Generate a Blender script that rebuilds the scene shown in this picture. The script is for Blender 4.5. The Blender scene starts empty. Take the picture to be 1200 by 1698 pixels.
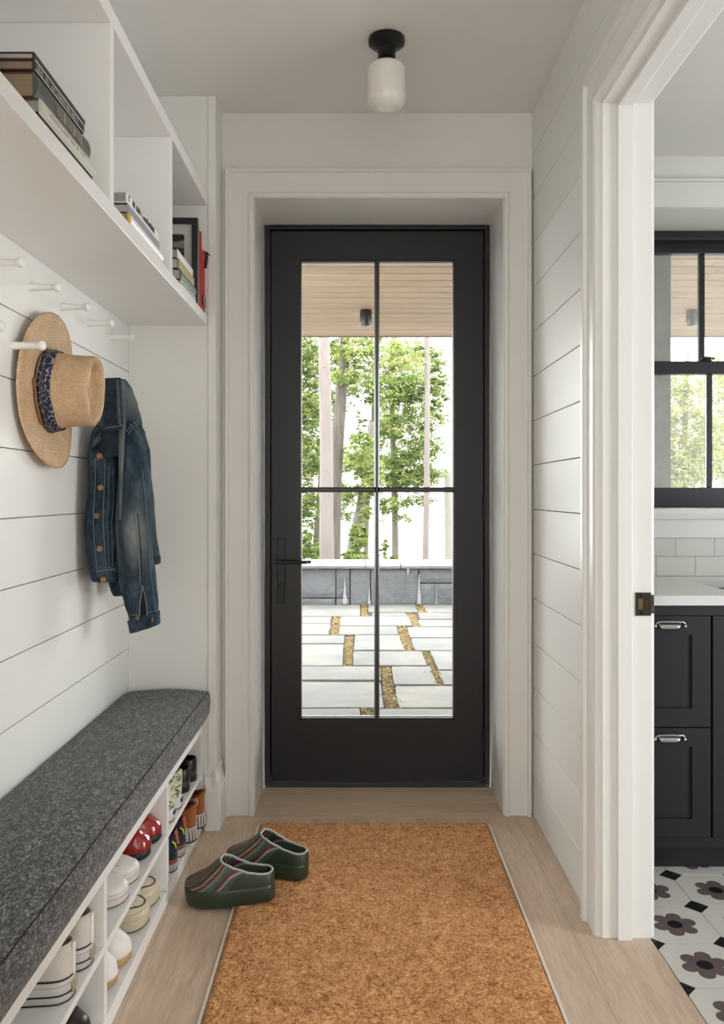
import bpy, bmesh, math, random
from mathutils import Vector, Matrix, noise, Quaternion
random.seed(7)
PI = math.pi
SC = bpy.context.scene
COL = SC.collection
F, CX, CY, EYE = 1385.0, 594.0, 819.0, 1.195      # focal length in px, vanishing point, eye height

# ---------------------------------------------------------------- camera, world, lights, exposure
cam = bpy.data.cameras.new('camera'); cam.sensor_fit = 'HORIZONTAL'; cam.sensor_width = 36
cam.lens = 36*F/1200; cam.shift_x = (600-CX)/1200; cam.shift_y = -(849-CY)/1200
cam.clip_start = .02; cam.clip_end = 2000
camo = bpy.data.objects.new('camera', cam); COL.objects.link(camo)
camo.location = (0, 0, EYE); camo.rotation_euler = (PI/2, 0, 0); SC.camera = camo

W = bpy.data.worlds.new('overcast_sky'); SC.world = W; W.use_nodes = True
nt = W.node_tree; bg = nt.nodes['Background']
tc = nt.nodes.new('ShaderNodeTexCoord'); sp = nt.nodes.new('ShaderNodeSeparateXYZ'); cr = nt.nodes.new('ShaderNodeValToRGB')
nt.links.new(tc.outputs['Generated'], sp.inputs[0]); nt.links.new(sp.outputs['Z'], cr.inputs[0])
cr.color_ramp.elements[0].position = 0; cr.color_ramp.elements[0].color = (.985, .985, .98, 1)
cr.color_ramp.elements[1].position = 1; cr.color_ramp.elements[1].color = (.93, .96, 1, 1)
nt.links.new(cr.outputs[0], bg.inputs[0]); bg.inputs[1].default_value = 6.8
SC.view_settings.view_transform = 'Standard'; SC.view_settings.look = 'None'
SC.view_settings.gamma = 1; SC.view_settings.use_curve_mapping = False; SC.view_settings.exposure = 0.44
SC.cycles.use_denoising = True
SC.cycles.max_bounces = 10; SC.cycles.diffuse_bounces = 6; SC.cycles.transparent_max_bounces = 24
SC.cycles.sample_clamp_indirect = 8

def area(name, loc, rot, sx, sy, power, color=(1, 1, 1), portal=False, spread=PI):
    l = bpy.data.lights.new(name, 'AREA'); l.shape = 'RECTANGLE'; l.size = sx; l.size_y = sy; l.energy = power; l.color = color
    l.spread = spread
    if portal: l.cycles.is_portal = True
    o = bpy.data.objects.new(name, l); COL.objects.link(o); o.location = loc; o.rotation_euler = rot
    return o
# daylight portals in the glazed door and the two windows (they only guide the sky's own light)
area('door_portal', (.08, 3.62, 1.15), (-PI/2, 0, 0), .95, 2.3, 1, portal=True)
area('window_portal', (1.95, 3.66, 1.7), (-PI/2, 0, 0), 1.6, 1.15, 1, portal=True)
# the hall window behind the camera on the left and the side window of the bathroom
area('hall_window_portal', (-1.02, -1.3, 1.2), (0, -PI/2, 0), 2.2, 1.6, 1, portal=True)
area('bathroom_window_portal', (3.06, .95, 1.2), (0, PI/2, 0), 2.0, 1.3, 1, portal=True)

# ---------------------------------------------------------------- helpers
def P(u, v, Y): return Vector(((u-CX)*Y/F, Y, EYE-(v-CY)*Y/F))

class G:
    """collects verts and faces; st = optional per-vertex vector"""
    def __init__(s): s.v = []; s.f = []; s.st = []; s.m = []
    def add(s, vs, fs, st=None, mi=0):
        b = len(s.v); s.v += [tuple(p) for p in vs]; s.f += [tuple(b+i for i in f) for f in fs]
        s.st += list(st) if st else [(0, 0, 0)]*len(vs); s.m += [mi]*len(fs); return s
    def box(s, x0, x1, y0, y1, z0, z1, mi=0):
        x0, x1 = min(x0, x1), max(x0, x1); y0, y1 = min(y0, y1), max(y0, y1); z0, z1 = min(z0, z1), max(z0, z1)
        vs = [(x, y, z) for z in (z0, z1) for y in (y0, y1) for x in (x0, x1)]
        return s.add(vs, [(0, 2, 3, 1), (4, 5, 7, 6), (0, 1, 5, 4), (2, 6, 7, 3), (0, 4, 6, 2), (1, 3, 7, 5)], mi=mi)
    def prism(s, poly, d0, d1, axis='y', mi=0):
        """poly in the plane across axis; y: (x,z), x: (y,z), z: (x,y)"""
        def mk(p, d): return {'y': (p[0], d, p[1]), 'x': (d, p[0], p[1]), 'z': (p[0], p[1], d)}[axis]
        n = len(poly); vs = [mk(p, d0) for p in poly]+[mk(p, d1) for p in poly]
        fs = [tuple(range(n)), tuple(range(2*n-1, n-1, -1))]+[(i, (i+1) % n, n+(i+1) % n, n+i) for i in range(n)]
        return s.add(vs, fs, mi=mi)
    def rings(s, R, close=True, cap=(True, True), st=None, mi=0):
        n = len(R[0]); vs = [p for r in R for p in r]; fs = []
        m = n if close else n-1
        for i in range(len(R)-1):
            for j in range(m):
                fs.append((i*n+j, i*n+(j+1) % n, (i+1)*n+(j+1) % n, (i+1)*n+j))
        if cap[0]: fs.append(tuple(range(n-1, -1, -1)))
        if cap[1]: fs.append(tuple((len(R)-1)*n+j for j in range(n)))
        return s.add(vs, fs, st=st, mi=mi)
    def tube(s, path, r, n=8, mi=0, closed=False):
        path = [Vector(p) for p in path]; R = []; k = len(path)
        prev = None
        for i, p in enumerate(path):
            a = path[(i-1) % k] if (closed or i > 0) else p; b = path[(i+1) % k] if (closed or i < k-1) else p
            t = (b-a).normalized()
            if prev is None:
                h = Vector((0, 0, 1)) if abs(t.z) < .9 else Vector((1, 0, 0)); e = t.cross(h).normalized()
            else:
                e = (prev-t*prev.dot(t)).normalized()
            prev = e; g = t.cross(e); rr = r[i] if isinstance(r, (list, tuple)) else r
            R.append([p+(e*math.cos(2*PI*j/n)+g*math.sin(2*PI*j/n))*rr for j in range(n)])
        if closed: R.append(R[0]); return s.rings(R, cap=(False, False), mi=mi)
        return s.rings(R, mi=mi)
    def lathe(s, prof, n=32, c=(0, 0, 0), axis='z', sx=1, sy=1, mi=0, cap=(True, True)):
        R = []
        for r, h in prof:
            ring = []
            for j in range(n):
                a = 2*PI*j/n; x, y = r*math.cos(a)*sx, r*math.sin(a)*sy
                q = {'z': (x, y, h), 'x': (h, x, y), 'y': (y, h, x)}[axis]
                ring.append((c[0]+q[0], c[1]+q[1], c[2]+q[2]))
            R.append(ring)
        return s.rings(R, cap=cap, mi=mi)

def dep(o, **k):
    for a, b in k.items():
        if b is not None: o[a] = b
def empty(name, loc, label=None, cat=None, group=None, kind=None, rz=0):
    o = bpy.data.objects.new(name, None); COL.objects.link(o); o.location = loc; o.rotation_euler = (0, 0, rz)
    o.empty_display_size = .05
    dep(o, label=label, category=cat, group=group, kind=kind); return o
def obj(name, g, mat, parent=None, smooth=False, bev=0, loc=None, label=None, cat=None, group=None, kind=None,
        local=False, sub=0, solid=0, auto=None, seg=2):
    """vertices are given in world space unless local; the parent's translation is taken off"""
    me = bpy.data.meshes.new(name)
    off = Vector((0, 0, 0))
    if not local:
        p = parent
        while p is not None: off = off+p.location; p = p.parent
        if loc is not None: off = off+Vector(loc)
    me.from_pydata([(x-off.x, y-off.y, z-off.z) for x, y, z in g.v], [], g.f)
    if any(q != (0, 0, 0) for q in g.st):
        at = me.attributes.new('st', 'FLOAT_VECTOR', 'POINT'); at.data.foreach_set('vector', [c for q in g.st for c in q])
    mats = mat if isinstance(mat, (list, tuple)) else [mat]
    for m in mats: me.materials.append(m)
    if any(g.m): me.polygons.foreach_set('material_index', g.m)
    bm = bmesh.new(); bm.from_mesh(me); bmesh.ops.remove_doubles(bm, verts=bm.verts, dist=1e-6)
    bmesh.ops.recalc_face_normals(bm, faces=bm.faces); bm.to_mesh(me); bm.free()
    if smooth: me.polygons.foreach_set('use_smooth', [True]*len(me.polygons))
    if auto and smooth: me.set_sharp_from_angle(angle=math.radians(auto))
    o = bpy.data.objects.new(name, me); COL.objects.link(o); o.parent = parent
    if loc is not None: o.location = loc
    if solid:
        m = o.modifiers.new('solid', 'SOLIDIFY'); m.thickness = abs(solid); m.offset = -1 if solid > 0 else 1
    if bev:
        m = o.modifiers.new('bevel', 'BEVEL'); m.width = bev; m.segments = seg; m.limit_method = 'ANGLE'; m.angle_limit = math.radians(40)
    if sub:
        m = o.modifiers.new('sub', 'SUBSURF'); m.levels = sub; m.render_levels = sub
    dep(o, label=label, category=cat, group=group, kind=kind); return o
def share(name, src, parent, loc, rz=0):
    o = src.copy(); o.name = name; COL.objects.link(o); o.parent = parent; o.location = loc; o.rotation_euler = (0, 0, rz); return o
def copy_tree(o, parent=None):
    c = o.copy(); COL.objects.link(c); c.parent = parent
    for ch in list(o.children): copy_tree(ch, c)
    return c

# ---------------------------------------------------------------- materials
def newmat(name):
    m = bpy.data.materials.new(name); m.use_nodes = True; nt = m.node_tree
    return m, nt, nt.nodes['Principled BSDF']
def lk(nt, a, b): nt.links.new(a, b)
def node(nt, t, **k):
    n = nt.nodes.new(t)
    for a, b in k.items():
        if a == 'inp':
            for i, v in b.items(): n.inputs[i].default_value = v
        else: setattr(n, a, b)
    return n
def rgba(c): return (c[0], c[1], c[2], 1)
def M(name, col, rough=.5, metal=0, var=None, nscale=8, stretch=(1, 1, 1), bump=None, spec=None, coat=0, sheen=0, trans=0, objrand=0):
    """var = second colour mixed by noise; bump = (scale, strength, distance)"""
    m, nt, b = newmat(name)
    b.inputs['Base Color'].default_value = rgba(col); b.inputs['Roughness'].default_value = rough; b.inputs['Metallic'].default_value = metal
    if spec is not None: b.inputs['Specular IOR Level'].default_value = spec
    if coat: b.inputs['Coat Weight'].default_value = coat; b.inputs['Coat Roughness'].default_value = .08
    if sheen: b.inputs['Sheen Weight'].default_value = sheen
    tcn = node(nt, 'ShaderNodeTexCoord'); mp = node(nt, 'ShaderNodeMapping'); mp.inputs['Scale'].default_value = stretch
    lk(nt, tcn.outputs['Object'], mp.inputs[0])
    last = None
    if var is not None:
        n = node(nt, 'ShaderNodeTexNoise', inp={'Scale': nscale, 'Detail': 5, 'Roughness': .6}); lk(nt, mp.outputs[0], n.inputs['Vector'])
        r = node(nt, 'ShaderNodeValToRGB'); r.color_ramp.elements[0].position = .3; r.color_ramp.elements[1].position = .7
        r.color_ramp.elements[0].color = rgba(col); r.color_ramp.elements[1].color = rgba(var); lk(nt, n.outputs[0], r.inputs[0])
        last = r.outputs[0]
    if objrand:
        oi = node(nt, 'ShaderNodeObjectInfo'); mr = node(nt, 'ShaderNodeMapRange', inp={3: 1-objrand, 4: 1+objrand}); lk(nt, oi.outputs['Random'], mr.inputs[0])
        mx = node(nt, 'ShaderNodeMix', data_type='RGBA', blend_type='MULTIPLY'); mx.inputs[0].default_value = 1
        if last: lk(nt, last, mx.inputs[6])
        else: mx.inputs[6].default_value = rgba(col)
        lk(nt, mr.outputs[0], mx.inputs[7]); last = mx.outputs[2]
    if last: lk(nt, last, b.inputs['Base Color'])
    if bump:
        n = node(nt, 'ShaderNodeTexNoise', inp={'Scale': bump[0], 'Detail': 4}); lk(nt, mp.outputs[0], n.inputs['Vector'])
        bp = node(nt, 'ShaderNodeBump', inp={'Strength': bump[1], 'Distance': bump[2]}); lk(nt, n.outputs[0], bp.inputs['Height']); lk(nt, bp.outputs[0], b.inputs['Normal'])
    return m

wall_paint = M('wall_paint', (.80, .80, .775), .42, bump=(9, .15, .002))
trim_paint = M('trim_paint', (.81, .81, .785), .3, bump=(14, .1, .001))
ceil_paint = M('ceiling_paint', (.80, .79, .765), .7, bump=(30, .1, .001))
shelf_paint = M('shelf_paint', (.80, .80, .785), .32, bump=(20, .08, .001))
door_paint = M('door_paint', (.011, .0115, .016), .42, bump=(60, .08, .0005))
frame_dark = M('dark_frame', (.012, .012, .014), .4)
cab_paint = M('cabinet_paint', (.0085, .010, .012), .45, bump=(50, .1, .0005))
black_metal = M('black_metal', (.008, .008, .009), .3, metal=.3)
bronze = M('dark_bronze', (.10, .085, .06), .42, metal=.9, var=(.05, .045, .035), nscale=60)
nickel = M('brushed_nickel', (.72, .70, .68), .22, metal=1)
opal = M('opal_glass', (.83, .80, .76), .12, coat=.6)
low_bounce_paint = M('low_bounce_slate', (.10, .12, .12), .6)  # dark colour given to the unseen bathroom walls to cut bounced light
grout = M('grout', (.45, .43, .40), .9)
quartz = M('quartz', (.74, .73, .71), .12, var=(.78, .77, .75), nscale=40)
tile_white = M('glazed_white_tile', (.73, .72, .69), .1, objrand=.03, bump=(10, .1, .001))
porcelain = M('porcelain', (.7, .64, .62), .1)
gap_dark = M('joint_backing_board', (.42, .41, .38), .8)  # darker backing seen in the plank joints

def wood(name, c1, c2, c3, ln=(1, .09, 1), sc=22, rough=.45, objvar=.08):
    m, nt, b = newmat(name); b.inputs['Roughness'].default_value = rough
    tcn = node(nt, 'ShaderNodeTexCoord'); oi = node(nt, 'ShaderNodeObjectInfo')
    add = node(nt, 'ShaderNodeVectorMath', operation='ADD'); mul = node(nt, 'ShaderNodeMath', operation='MULTIPLY'); mul.inputs[1].default_value = 37
    lk(nt, oi.outputs['Random'], mul.inputs[0]); lk(nt, tcn.outputs['Object'], add.inputs[0]); lk(nt, mul.outputs[0], add.inputs[1])
    mp = node(nt, 'ShaderNodeMapping'); mp.inputs['Scale'].default_value = ln; lk(nt, add.outputs[0], mp.inputs[0])
    n1 = node(nt, 'ShaderNodeTexNoise', inp={'Scale': sc, 'Detail': 8, 'Roughness': .65, 'Distortion': .6}); lk(nt, mp.outputs[0], n1.inputs['Vector'])
    n2 = node(nt, 'ShaderNodeTexNoise', inp={'Scale': sc*7, 'Detail': 3, 'Roughness': .6}); lk(nt, mp.outputs[0], n2.inputs['Vector'])
    r = node(nt, 'ShaderNodeValToRGB'); e = r.color_ramp.elements; e[0].position = .28; e[1].position = .72
    e[0].color = rgba(c1); e[1].color = rgba(c3); x = e.new(.5); x.color = rgba(c2); lk(nt, n1.outputs[0], r.inputs[0])
    mr = node(nt, 'ShaderNodeMapRange', inp={1: .3, 2: .7, 3: .84, 4: 1.08}); lk(nt, n2.outputs[0], mr.inputs[0])
    mv = node(nt, 'ShaderNodeMapRange', inp={3: 1-objvar, 4: 1+objvar}); lk(nt, oi.outputs['Random'], mv.inputs[0])
    mm = node(nt, 'ShaderNodeMath', operation='MULTIPLY'); lk(nt, mr.outputs[0], mm.inputs[0]); lk(nt, mv.outputs[0], mm.inputs[1])
    mx = node(nt, 'ShaderNodeMix', data_type='RGBA', blend_type='MULTIPLY'); mx.inputs[0].default_value = 1
    lk(nt, r.outputs[0], mx.inputs[6]); lk(nt, mm.outputs[0], mx.inputs[7]); lk(nt, mx.outputs[2], b.inputs['Base Color'])
    bp = node(nt, 'ShaderNodeBump', inp={'Strength': .2, 'Distance': .001}); lk(nt, n2.outputs[0], bp.inputs['Height']); lk(nt, bp.outputs[0], b.inputs['Normal'])
    return m
oak = wood('oak_floor', (.50, .365, .255), (.60, .455, .335), (.68, .54, .41))
oak_x = wood('oak_threshold', (.47, .34, .235), (.57, .43, .31), (.64, .50, .37), ln=(.09, 1, 1))
cedar = wood('cedar_boards', (.288, .188, .120), (.360, .248, .164), (.416, .304, .208), ln=(.12, 1, 1), sc=14, rough=.6, objvar=.1)

def glass_mat():
    m = bpy.data.materials.new('window_glass'); m.use_nodes = True; nt = m.node_tree; nt.nodes.clear()
    out = node(nt, 'ShaderNodeOutputMaterial'); mix = node(nt, 'ShaderNodeMixShader'); fr = node(nt, 'ShaderNodeFresnel', inp={'IOR': 1.2})
    t = node(nt, 'ShaderNodeBsdfTransparent', inp={'Color': (.96, .975, .965, 1)}); g = node(nt, 'ShaderNodeBsdfGlossy', inp={'Roughness': 0.02})
    lk(nt, fr.outputs[0], mix.inputs[0]); lk(nt, t.outputs[0], mix.inputs[1]); lk(nt, g.outputs[0], mix.inputs[2]); lk(nt, mix.outputs[0], out.inputs[0]); return m
glass = glass_mat()
def haze_mat():  # pale translucent sheet added behind the panes to haze the view
    m = bpy.data.materials.new('haze_sheet'); m.use_nodes = True; nt = m.node_tree; nt.nodes.clear()
    out = node(nt, 'ShaderNodeOutputMaterial'); mix = node(nt, 'ShaderNodeMixShader', inp={0: .30})
    t = node(nt, 'ShaderNodeBsdfTransparent'); d = node(nt, 'ShaderNodeBsdfTranslucent', inp={'Color': (.92, .92, .88, 1)})
    tcn = node(nt, 'ShaderNodeTexCoord'); n = node(nt, 'ShaderNodeTexNoise', inp={'Scale': 60, 'Detail': 6}); lk(nt, tcn.outputs['Object'], n.inputs['Vector'])
    mr = node(nt, 'ShaderNodeMapRange', inp={1: .35, 2: .8, 3: .10, 4: .16}); lk(nt, n.outputs[0], mr.inputs[0]); lk(nt, mr.outputs[0], mix.inputs[0])
    lk(nt, t.outputs[0], mix.inputs[1]); lk(nt, d.outputs[0], mix.inputs[2]); lk(nt, mix.outputs[0], out.inputs[0]); return m
haze = haze_mat()

# ================================================================ THE SETTING
XL, XR, XB = -.82, .649, .785      # left wall face, right wall face, bathroom face of the right wall
YB, YD, YBB = 3.12, 3.42, 3.23     # back wall face, door plane, bathroom back wall face
ZC, ZCB = 2.616, 2.50
YEND = 2.98                        # face of the wing wall that ends the bench
lines = [.1505+.1645*k for k in range(15)]      # shiplap joints

# floor: subfloor with oak boards
fl = obj('floor', G().box(-1.0, XB, -2.4, 3.40, -.10, -.014), gap_dark, kind='structure')
edges = [-.84, -.70, -.545, -.36, -.17, .02, .21, .40, .585, XB]
for i in range(len(edges)-1):
    x0, x1 = edges[i], edges[i+1]
    cuts = sorted([-2.4+random.uniform(0, .5)]+[random.uniform(-1.6, 2.3) for _ in range(2)])
    if i == 2: cuts = [-1.2, .55, 2.56]
    if i == 1: cuts = [-.9, 1.1]
    cuts = [-2.4]+[c for c in cuts if c > -2.2]+[3.075]
    for a, b in zip(cuts[:-1], cuts[1:]):
        if b-a < .2: continue
        obj('floor_board', G().box(x0+.0004, x1-.0004, a+.0004, b-.0004, -.0145, 0), oak, fl, bev=.0006, seg=1, loc=((x0+x1)/2, (a+b)/2, -.007))
obj('floor_board', G().box(-.84, XR+.001, 3.0755, 3.235, -.0145, 0), oak_x, fl, bev=.0008, seg=1, loc=(.07, 3.15, -.007))
obj('floor_board', G().box(-.385, .54, 3.236, 3.40, -.0145, 0), oak_x, fl, bev=.0008, seg=1, loc=(.07, 3.3, -.007))

# ceiling of the hall (stops at the right wall's core)
obj('ceiling', G().box(-1.0, XB, -2.4, 3.24, ZC, ZC+.08), ceil_paint, kind='structure')
obj('ceiling', G().box(XB+.0005, 3.0, .2, 3.6, ZCB, ZCB+.08), ceil_paint, kind='structure')

# left wall: core + shiplap planks + plain rail board carrying the pegs
wg = G()     # opening for the hall window behind the camera
wg.box(-1.0, XL-.012, -.60, YB, 0, ZC); wg.box(-1.0, XL-.012, -2.4, -2.1, 0, ZC); wg.box(-1.0, XL-.012, -2.1, -.60, 0, .15); wg.box(-1.0, XL-.012, -2.1, -.60, 2.3, ZC)
wl = obj('wall_left', wg, gap_dark, kind='structure')
zs = [0]+lines[:10]+[ZC]
zz = [0]+[z for z in lines if z < 1.64]+[1.80]+[z for z in lines if z > 1.9]+[ZC]
for a, b in zip(zz[:-1], zz[1:]):
    obj('plank', G().box(XL-.012, XL, -.60, YB, a+.0012, b-.0012), wall_paint, wl, bev=.0008, seg=1, loc=(XL, .4, (a+b)/2))
# wing wall closing the bench
wr = obj('wall_return', G().box(XL, -.51, YEND, YB, 0, ZC), wall_paint, kind='structure', bev=.002)
obj('trim_1', G().box(-.535, -.508, YEND-.006, YEND+.0, .20, ZC-.002), trim_paint, kind='structure', bev=.0015)
bb = empty('baseboard_left', (-.52, 2.97, 0), kind='structure')
prof = [(0, 0), (0, .140), (.004, .146), (.006, .160), (.010, .178), (.013, .186), (.013, .205), (.016, .21), (.022, .21), (.022, 0)]
g = G()   # front piece runs along x, side piece runs along y
g.prism([(YEND-.020+a, z) for a, z in prof], -.545, -.492, axis='x')
obj('base_front', g, trim_paint, bb, bev=.001)
g = G(); g.prism([(-.490-a+.0, z) for a, z in prof], YEND-.0190, 3.118, axis='y')
obj('base_side', g, trim_paint, bb, bev=.001)

# back wall of the hall, around the door
wb = empty('wall_back', (0, YB, 0), kind='structure')
DX0, DX1, DZ = -.385, .538, 2.296
obj('wall_section', G().box(-1.0, DX0-.012, YB, 3.55, 0, ZC), wall_paint, wb)
obj('wall_section', G().box(DX1+.012, XB, YB, 3.55, 0, ZC), wall_paint, wb)
obj('wall_section', G().box(DX0-.012, DX1+.012, YB, 3.55, DZ+.012, ZC), wall_paint, wb)
# door casing and jamb lining
dc = empty('trim_2', (.08, YB, 0), kind='structure')
def casing(parent, pts_out, pts_in, prof, mat):
    pass
cx0, cx1, cz = -.493, .640, 2.400; ix0, ix1, iz = DX0, DX1, 2.290
# mitred casing: sweep of a profile (t from outer 0 to inner 1, depth off the wall)
cprof = [(0, 0), (0, .030), (.012, .031), (.10, .031), (.135, .020), (.18, .018), (.78, .018), (.82, .022), (.88, .026), (.95, .025), (1, .018), (1, 0)]
def frame_sweep(name, o0, o1, oz, i0, i1, iz, wall, sgn, prof, mat, parent, axis='y', z0=0):
    """three mitred legs of a door casing; axis: direction of the wall normal"""
    def pt(a, z, d):
        return (a, wall+sgn*d, z) if axis == 'y' else (wall+sgn*d, a, z)
    legs = [[(o0, z0, i0, z0), (o0, oz, i0, iz)], [(o0, oz, i0, iz), (o1, oz, i1, iz)], [(o1, oz, i1, iz), (o1, z0, i1, z0)]]
    nm = ['casing_side', 'casing_head', 'casing_side']
    for k, leg in enumerate(legs):
        R = []
        for (a, za, b, zb) in leg:
            R.append([pt(a+(b-a)*t, za+(zb-za)*t, d) for t, d in prof])
        g = G(); g.rings(R); obj(nm[k], g, mat, parent)
frame_sweep('c', cx0, cx1, cz, ix0-.002, ix1+.002, iz+.004, YB, -1, cprof, trim_paint, dc)
obj('jamb', G().box(DX0-.012, DX0, YB-.012, YD-.002, 0, DZ), trim_paint, dc, bev=.001)
obj('jamb', G().box(DX1, DX1+.012, YB-.012, YD-.002, 0, DZ), trim_paint, dc, bev=.001)
obj('jamb_head', G().box(DX0-.012, DX1+.012, YB-.012, YD-.002, DZ, DZ+.012), trim_paint, dc, bev=.001)

# ---- the glazed door
def PX(u): return (u-CX)/405.0
def PZ(v): return EYE-(v-CY)/405.0
dr = empty('door_1', (.08, YD, 0), kind='structure')
g = G(); g.box(DX0, PX(447.5), YD, YD+.11, .0, DZ); g.box(PX(803.5), DX1, YD, YD+.11, 0, DZ); g.box(PX(447.5), PX(803.5), YD, YD+.11, PZ(380), DZ)
obj('door_frame', g, frame_dark, dr, bev=.002)
g = G(); g.box(DX0+.004, PX(452), YD+.0605, YD+.075, .016, DZ-.01); g.box(PX(799), DX1-.004, YD+.0605, YD+.075, .016, DZ-.01); g.box(PX(447), PX(804), YD+.0605, YD+.075, PZ(384), DZ-.01)
obj('leak_stop_strip', g, frame_dark, dr)  # strip added behind the slab gap to stop light leaking in
obj('threshold', G().box(DX0, DX1, YD+.004, YD+.16, -.015, .012), frame_dark, dr, bev=.003)
sx0, sx1, gx0, gx1, gz0, gz1 = PX(449.5), PX(801.5), PX(496), PX(755), PZ(1195), PZ(429)
SY0, SY1 = YD+.012, YD+.060
g = G(); g.box(sx0, gx0, SY0, SY1, .016, PZ(382)); g.box(gx1, sx1, SY0, SY1, .016, PZ(382))
g.box(gx0, gx1, SY0, SY1, .016, gz0); g.box(gx0, gx1, SY0, SY1, gz1, PZ(382))
obj('door_slab', g, door_paint, dr)
# glazing bead with thin light edge
bead = M('glazing_bead', (.03, .03, .033), .3)
spacer = M('glass_spacer', (.55, .55, .52), .4, metal=.5)
mu, mz = PX(625), PZ(812)
g = G()
for (a, b, c, d) in ((gx0, gx0+.006, gz0, gz1), (gx1-.006, gx1, gz0, gz1), (gx0, gx1, gz0, gz0+.006), (gx0, gx1, gz1-.006, gz1)):
    g.box(a, b, SY0+.010, SY1-.006, c, d)
obj('glazing_bead', g, bead, dr)
g = G()
for (a, b, c, d) in ((gx0+.006, gx0+.0085, gz0+.006, gz1-.006), (gx1-.0085, gx1-.006, gz0+.006, gz1-.006), (gx0+.006, gx1-.006, gz0+.006, gz0+.0095), (gx0+.006, gx1-.006, gz1-.0085, gz1-.006)):
    g.box(a, b, SY0+.026, SY0+.034, c, d)
obj('glass_spacer', g, spacer, dr)
mprof = [(-.0105, .018), (-.007, .010), (-.004, .004), (.004, .004), (.007, .010), (.0105, .018), (.0105, .040), (.004, .050), (-.004, .050), (-.0105, .040)]
g = G(); g.prism([(mu+a, SY0+d-.002) for a, d in mprof], gz0+.004, gz1-.004, axis='z')
obj('muntin', g, bead, dr)
g = G(); g.prism([(SY0+d-.002, mz+a) for a, d in mprof], gx0+.004, mu-.0105, axis='x'); obj('muntin', g, bead, dr)
g = G(); g.prism([(SY0+d-.002, mz+a) for a, d in mprof], mu+.0105, gx1-.004, axis='x'); obj('muntin', g, bead, dr)
for a, b in ((gx0+.007, mu-.002), (mu+.002, gx1-.007)):
    for c, d in ((gz0+.007, mz-.002), (mz+.002, gz1-.007)):
        obj('pane', G().box(a, b, SY0+.028, SY0+.031, c, d), glass, dr)
g = G(); g.box(PX(459), PX(472), SY0-.007, SY0, PZ(1002), PZ(893))
hp = obj('handle_plate', g, black_metal, dr, bev=.0025)
g = G(); hy = SY0-.045; hz = PZ(931.5)
g.tube([(PX(464), SY0-.004, hz), (PX(464), hy, hz)], .009, 12)
g.tube([(PX(457.5), hy, hz), (PX(470), hy, hz), (PX(497), hy, hz+.001), (PX(509.5), hy, hz)], [.0075, .008, .007, .0062], 10)
obj('lever', g, black_metal, dr, smooth=True, auto=40)
g = G(); hz2 = PZ(935.5); g.tube([(PX(464), SY1, hz2), (PX(464), SY1+.045, hz2), (PX(470), SY1+.05, hz2), (PX(513), SY1+.05, hz2)], .0065, 10)
obj('outer_lever', g, black_metal, dr, smooth=True, auto=40)
g = G(); g.tube([(PX(465), SY0-.006, PZ(970)), (PX(465), SY0-.016, PZ(970))], .011, 16)
g.box(PX(460), PX(470), SY0-.026, SY0-.014, PZ(973), PZ(970))
obj('thumb_turn', g, black_metal, dr, bev=.001)
for v in (450, 842, 1225):
    g = G(); g.tube([(PX(803), YD+.004, PZ(v)-.05), (PX(803), YD+.004, PZ(v)+.05)], .0065, 10); obj('hinge', g, black_metal, dr, smooth=True, auto=40)

# ---- right wall with shiplap and side doorway
OY0, OY1, OZ = 1.33, 2.245, 2.245      # side doorway opening
wrr = empty('wall_right', (.7, 2.7, 0), kind='structure')
Cx0, Cx1 = XR+.0125, XB
obj('wall_core', G().box(Cx0, Cx1, OY1+.02, YB, 0, ZC), gap_dark, wrr)
obj('wall_core', G().box(Cx0, Cx1, OY0-.02, OY1+.02, OZ+.02, ZC), gap_dark, wrr)
obj('wall_core', G().box(Cx0, Cx1, -2.4, OY0-.02, 0, ZC), gap_dark, wrr)
obj('wall_core', G().box(Cx0, Cx1-.0, YB, YBB, ZC-.02, ZC), gap_dark, wrr)
def rplank(y0, y1, a, b):
    obj('plank', G().box(XR, XR+.012, y0, y1, a+.0012, b-.0012), wall_paint, wrr, bev=.0008, seg=1, loc=(XR, (y0+y1)/2, (a+b)/2))
rz = [0]+[z for z in lines if z < 2.6]+[ZC]
for a, b in zip(rz[:-1], rz[1:]):
    rplank(2.362, YB-.003, a, b); rplank(-2.4, 1.212, a, b)
    if b > 2.36: rplank(1.2125, 2.3615, max(a, 2.362), b)
# side doorway casing + jamb
sd = empty('trim_3', (.7, 2.25, 0), kind='structure')
sprof = [(0, 0), (0, .0215), (.03, .0225), (.20, .0225), (.235, .021), (.25, .011), (.80, .0105), (.84, .014), (.90, .0145), (.97, .010), (1, .004), (1, -.002), (1, -.01), (0, -.01)]
sprof = [(t, d) for t, d in sprof]
frame_sweep('s', 2.361, 1.214, 2.361, 2.252, 1.323, 2.252, XR, -1, sprof, trim_paint, sd, axis='x')
frame_sweep('s', 2.361, 1.214, 2.361, 2.252, 1.323, 2.252, XB+.0015, 1, sprof, trim_paint, sd, axis='x')
g = G(); g.box(XR+.006, XB+.004, OY1, OY1+.018, 0, OZ+.018); obj('jamb', g, trim_paint, sd, bev=.0015)
g = G(); g.box(XR+.006, XB+.004, OY0-.018, OY0, 0, OZ+.018); obj('jamb', g, trim_paint, sd, bev=.0015)
g = G(); g.box(XR+.006, XB+.004, OY0, OY1, OZ, OZ+.018); obj('jamb_head', g, trim_paint, sd, bev=.0015)
g = G(); g.box(.694, .733, OY1-.012, OY1, 0, OZ); obj('door_stop', g, trim_paint, sd, bev=.0015)
g = G(); g.box(.694, .733, OY0, OY0+.012, 0, OZ); obj('door_stop', g, trim_paint, sd, bev=.0015)
g = G(); g.box(.694, .733, OY0+.012, OY1-.012, OZ-.012, OZ); obj('door_stop', g, trim_paint, sd, bev=.0015)
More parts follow.
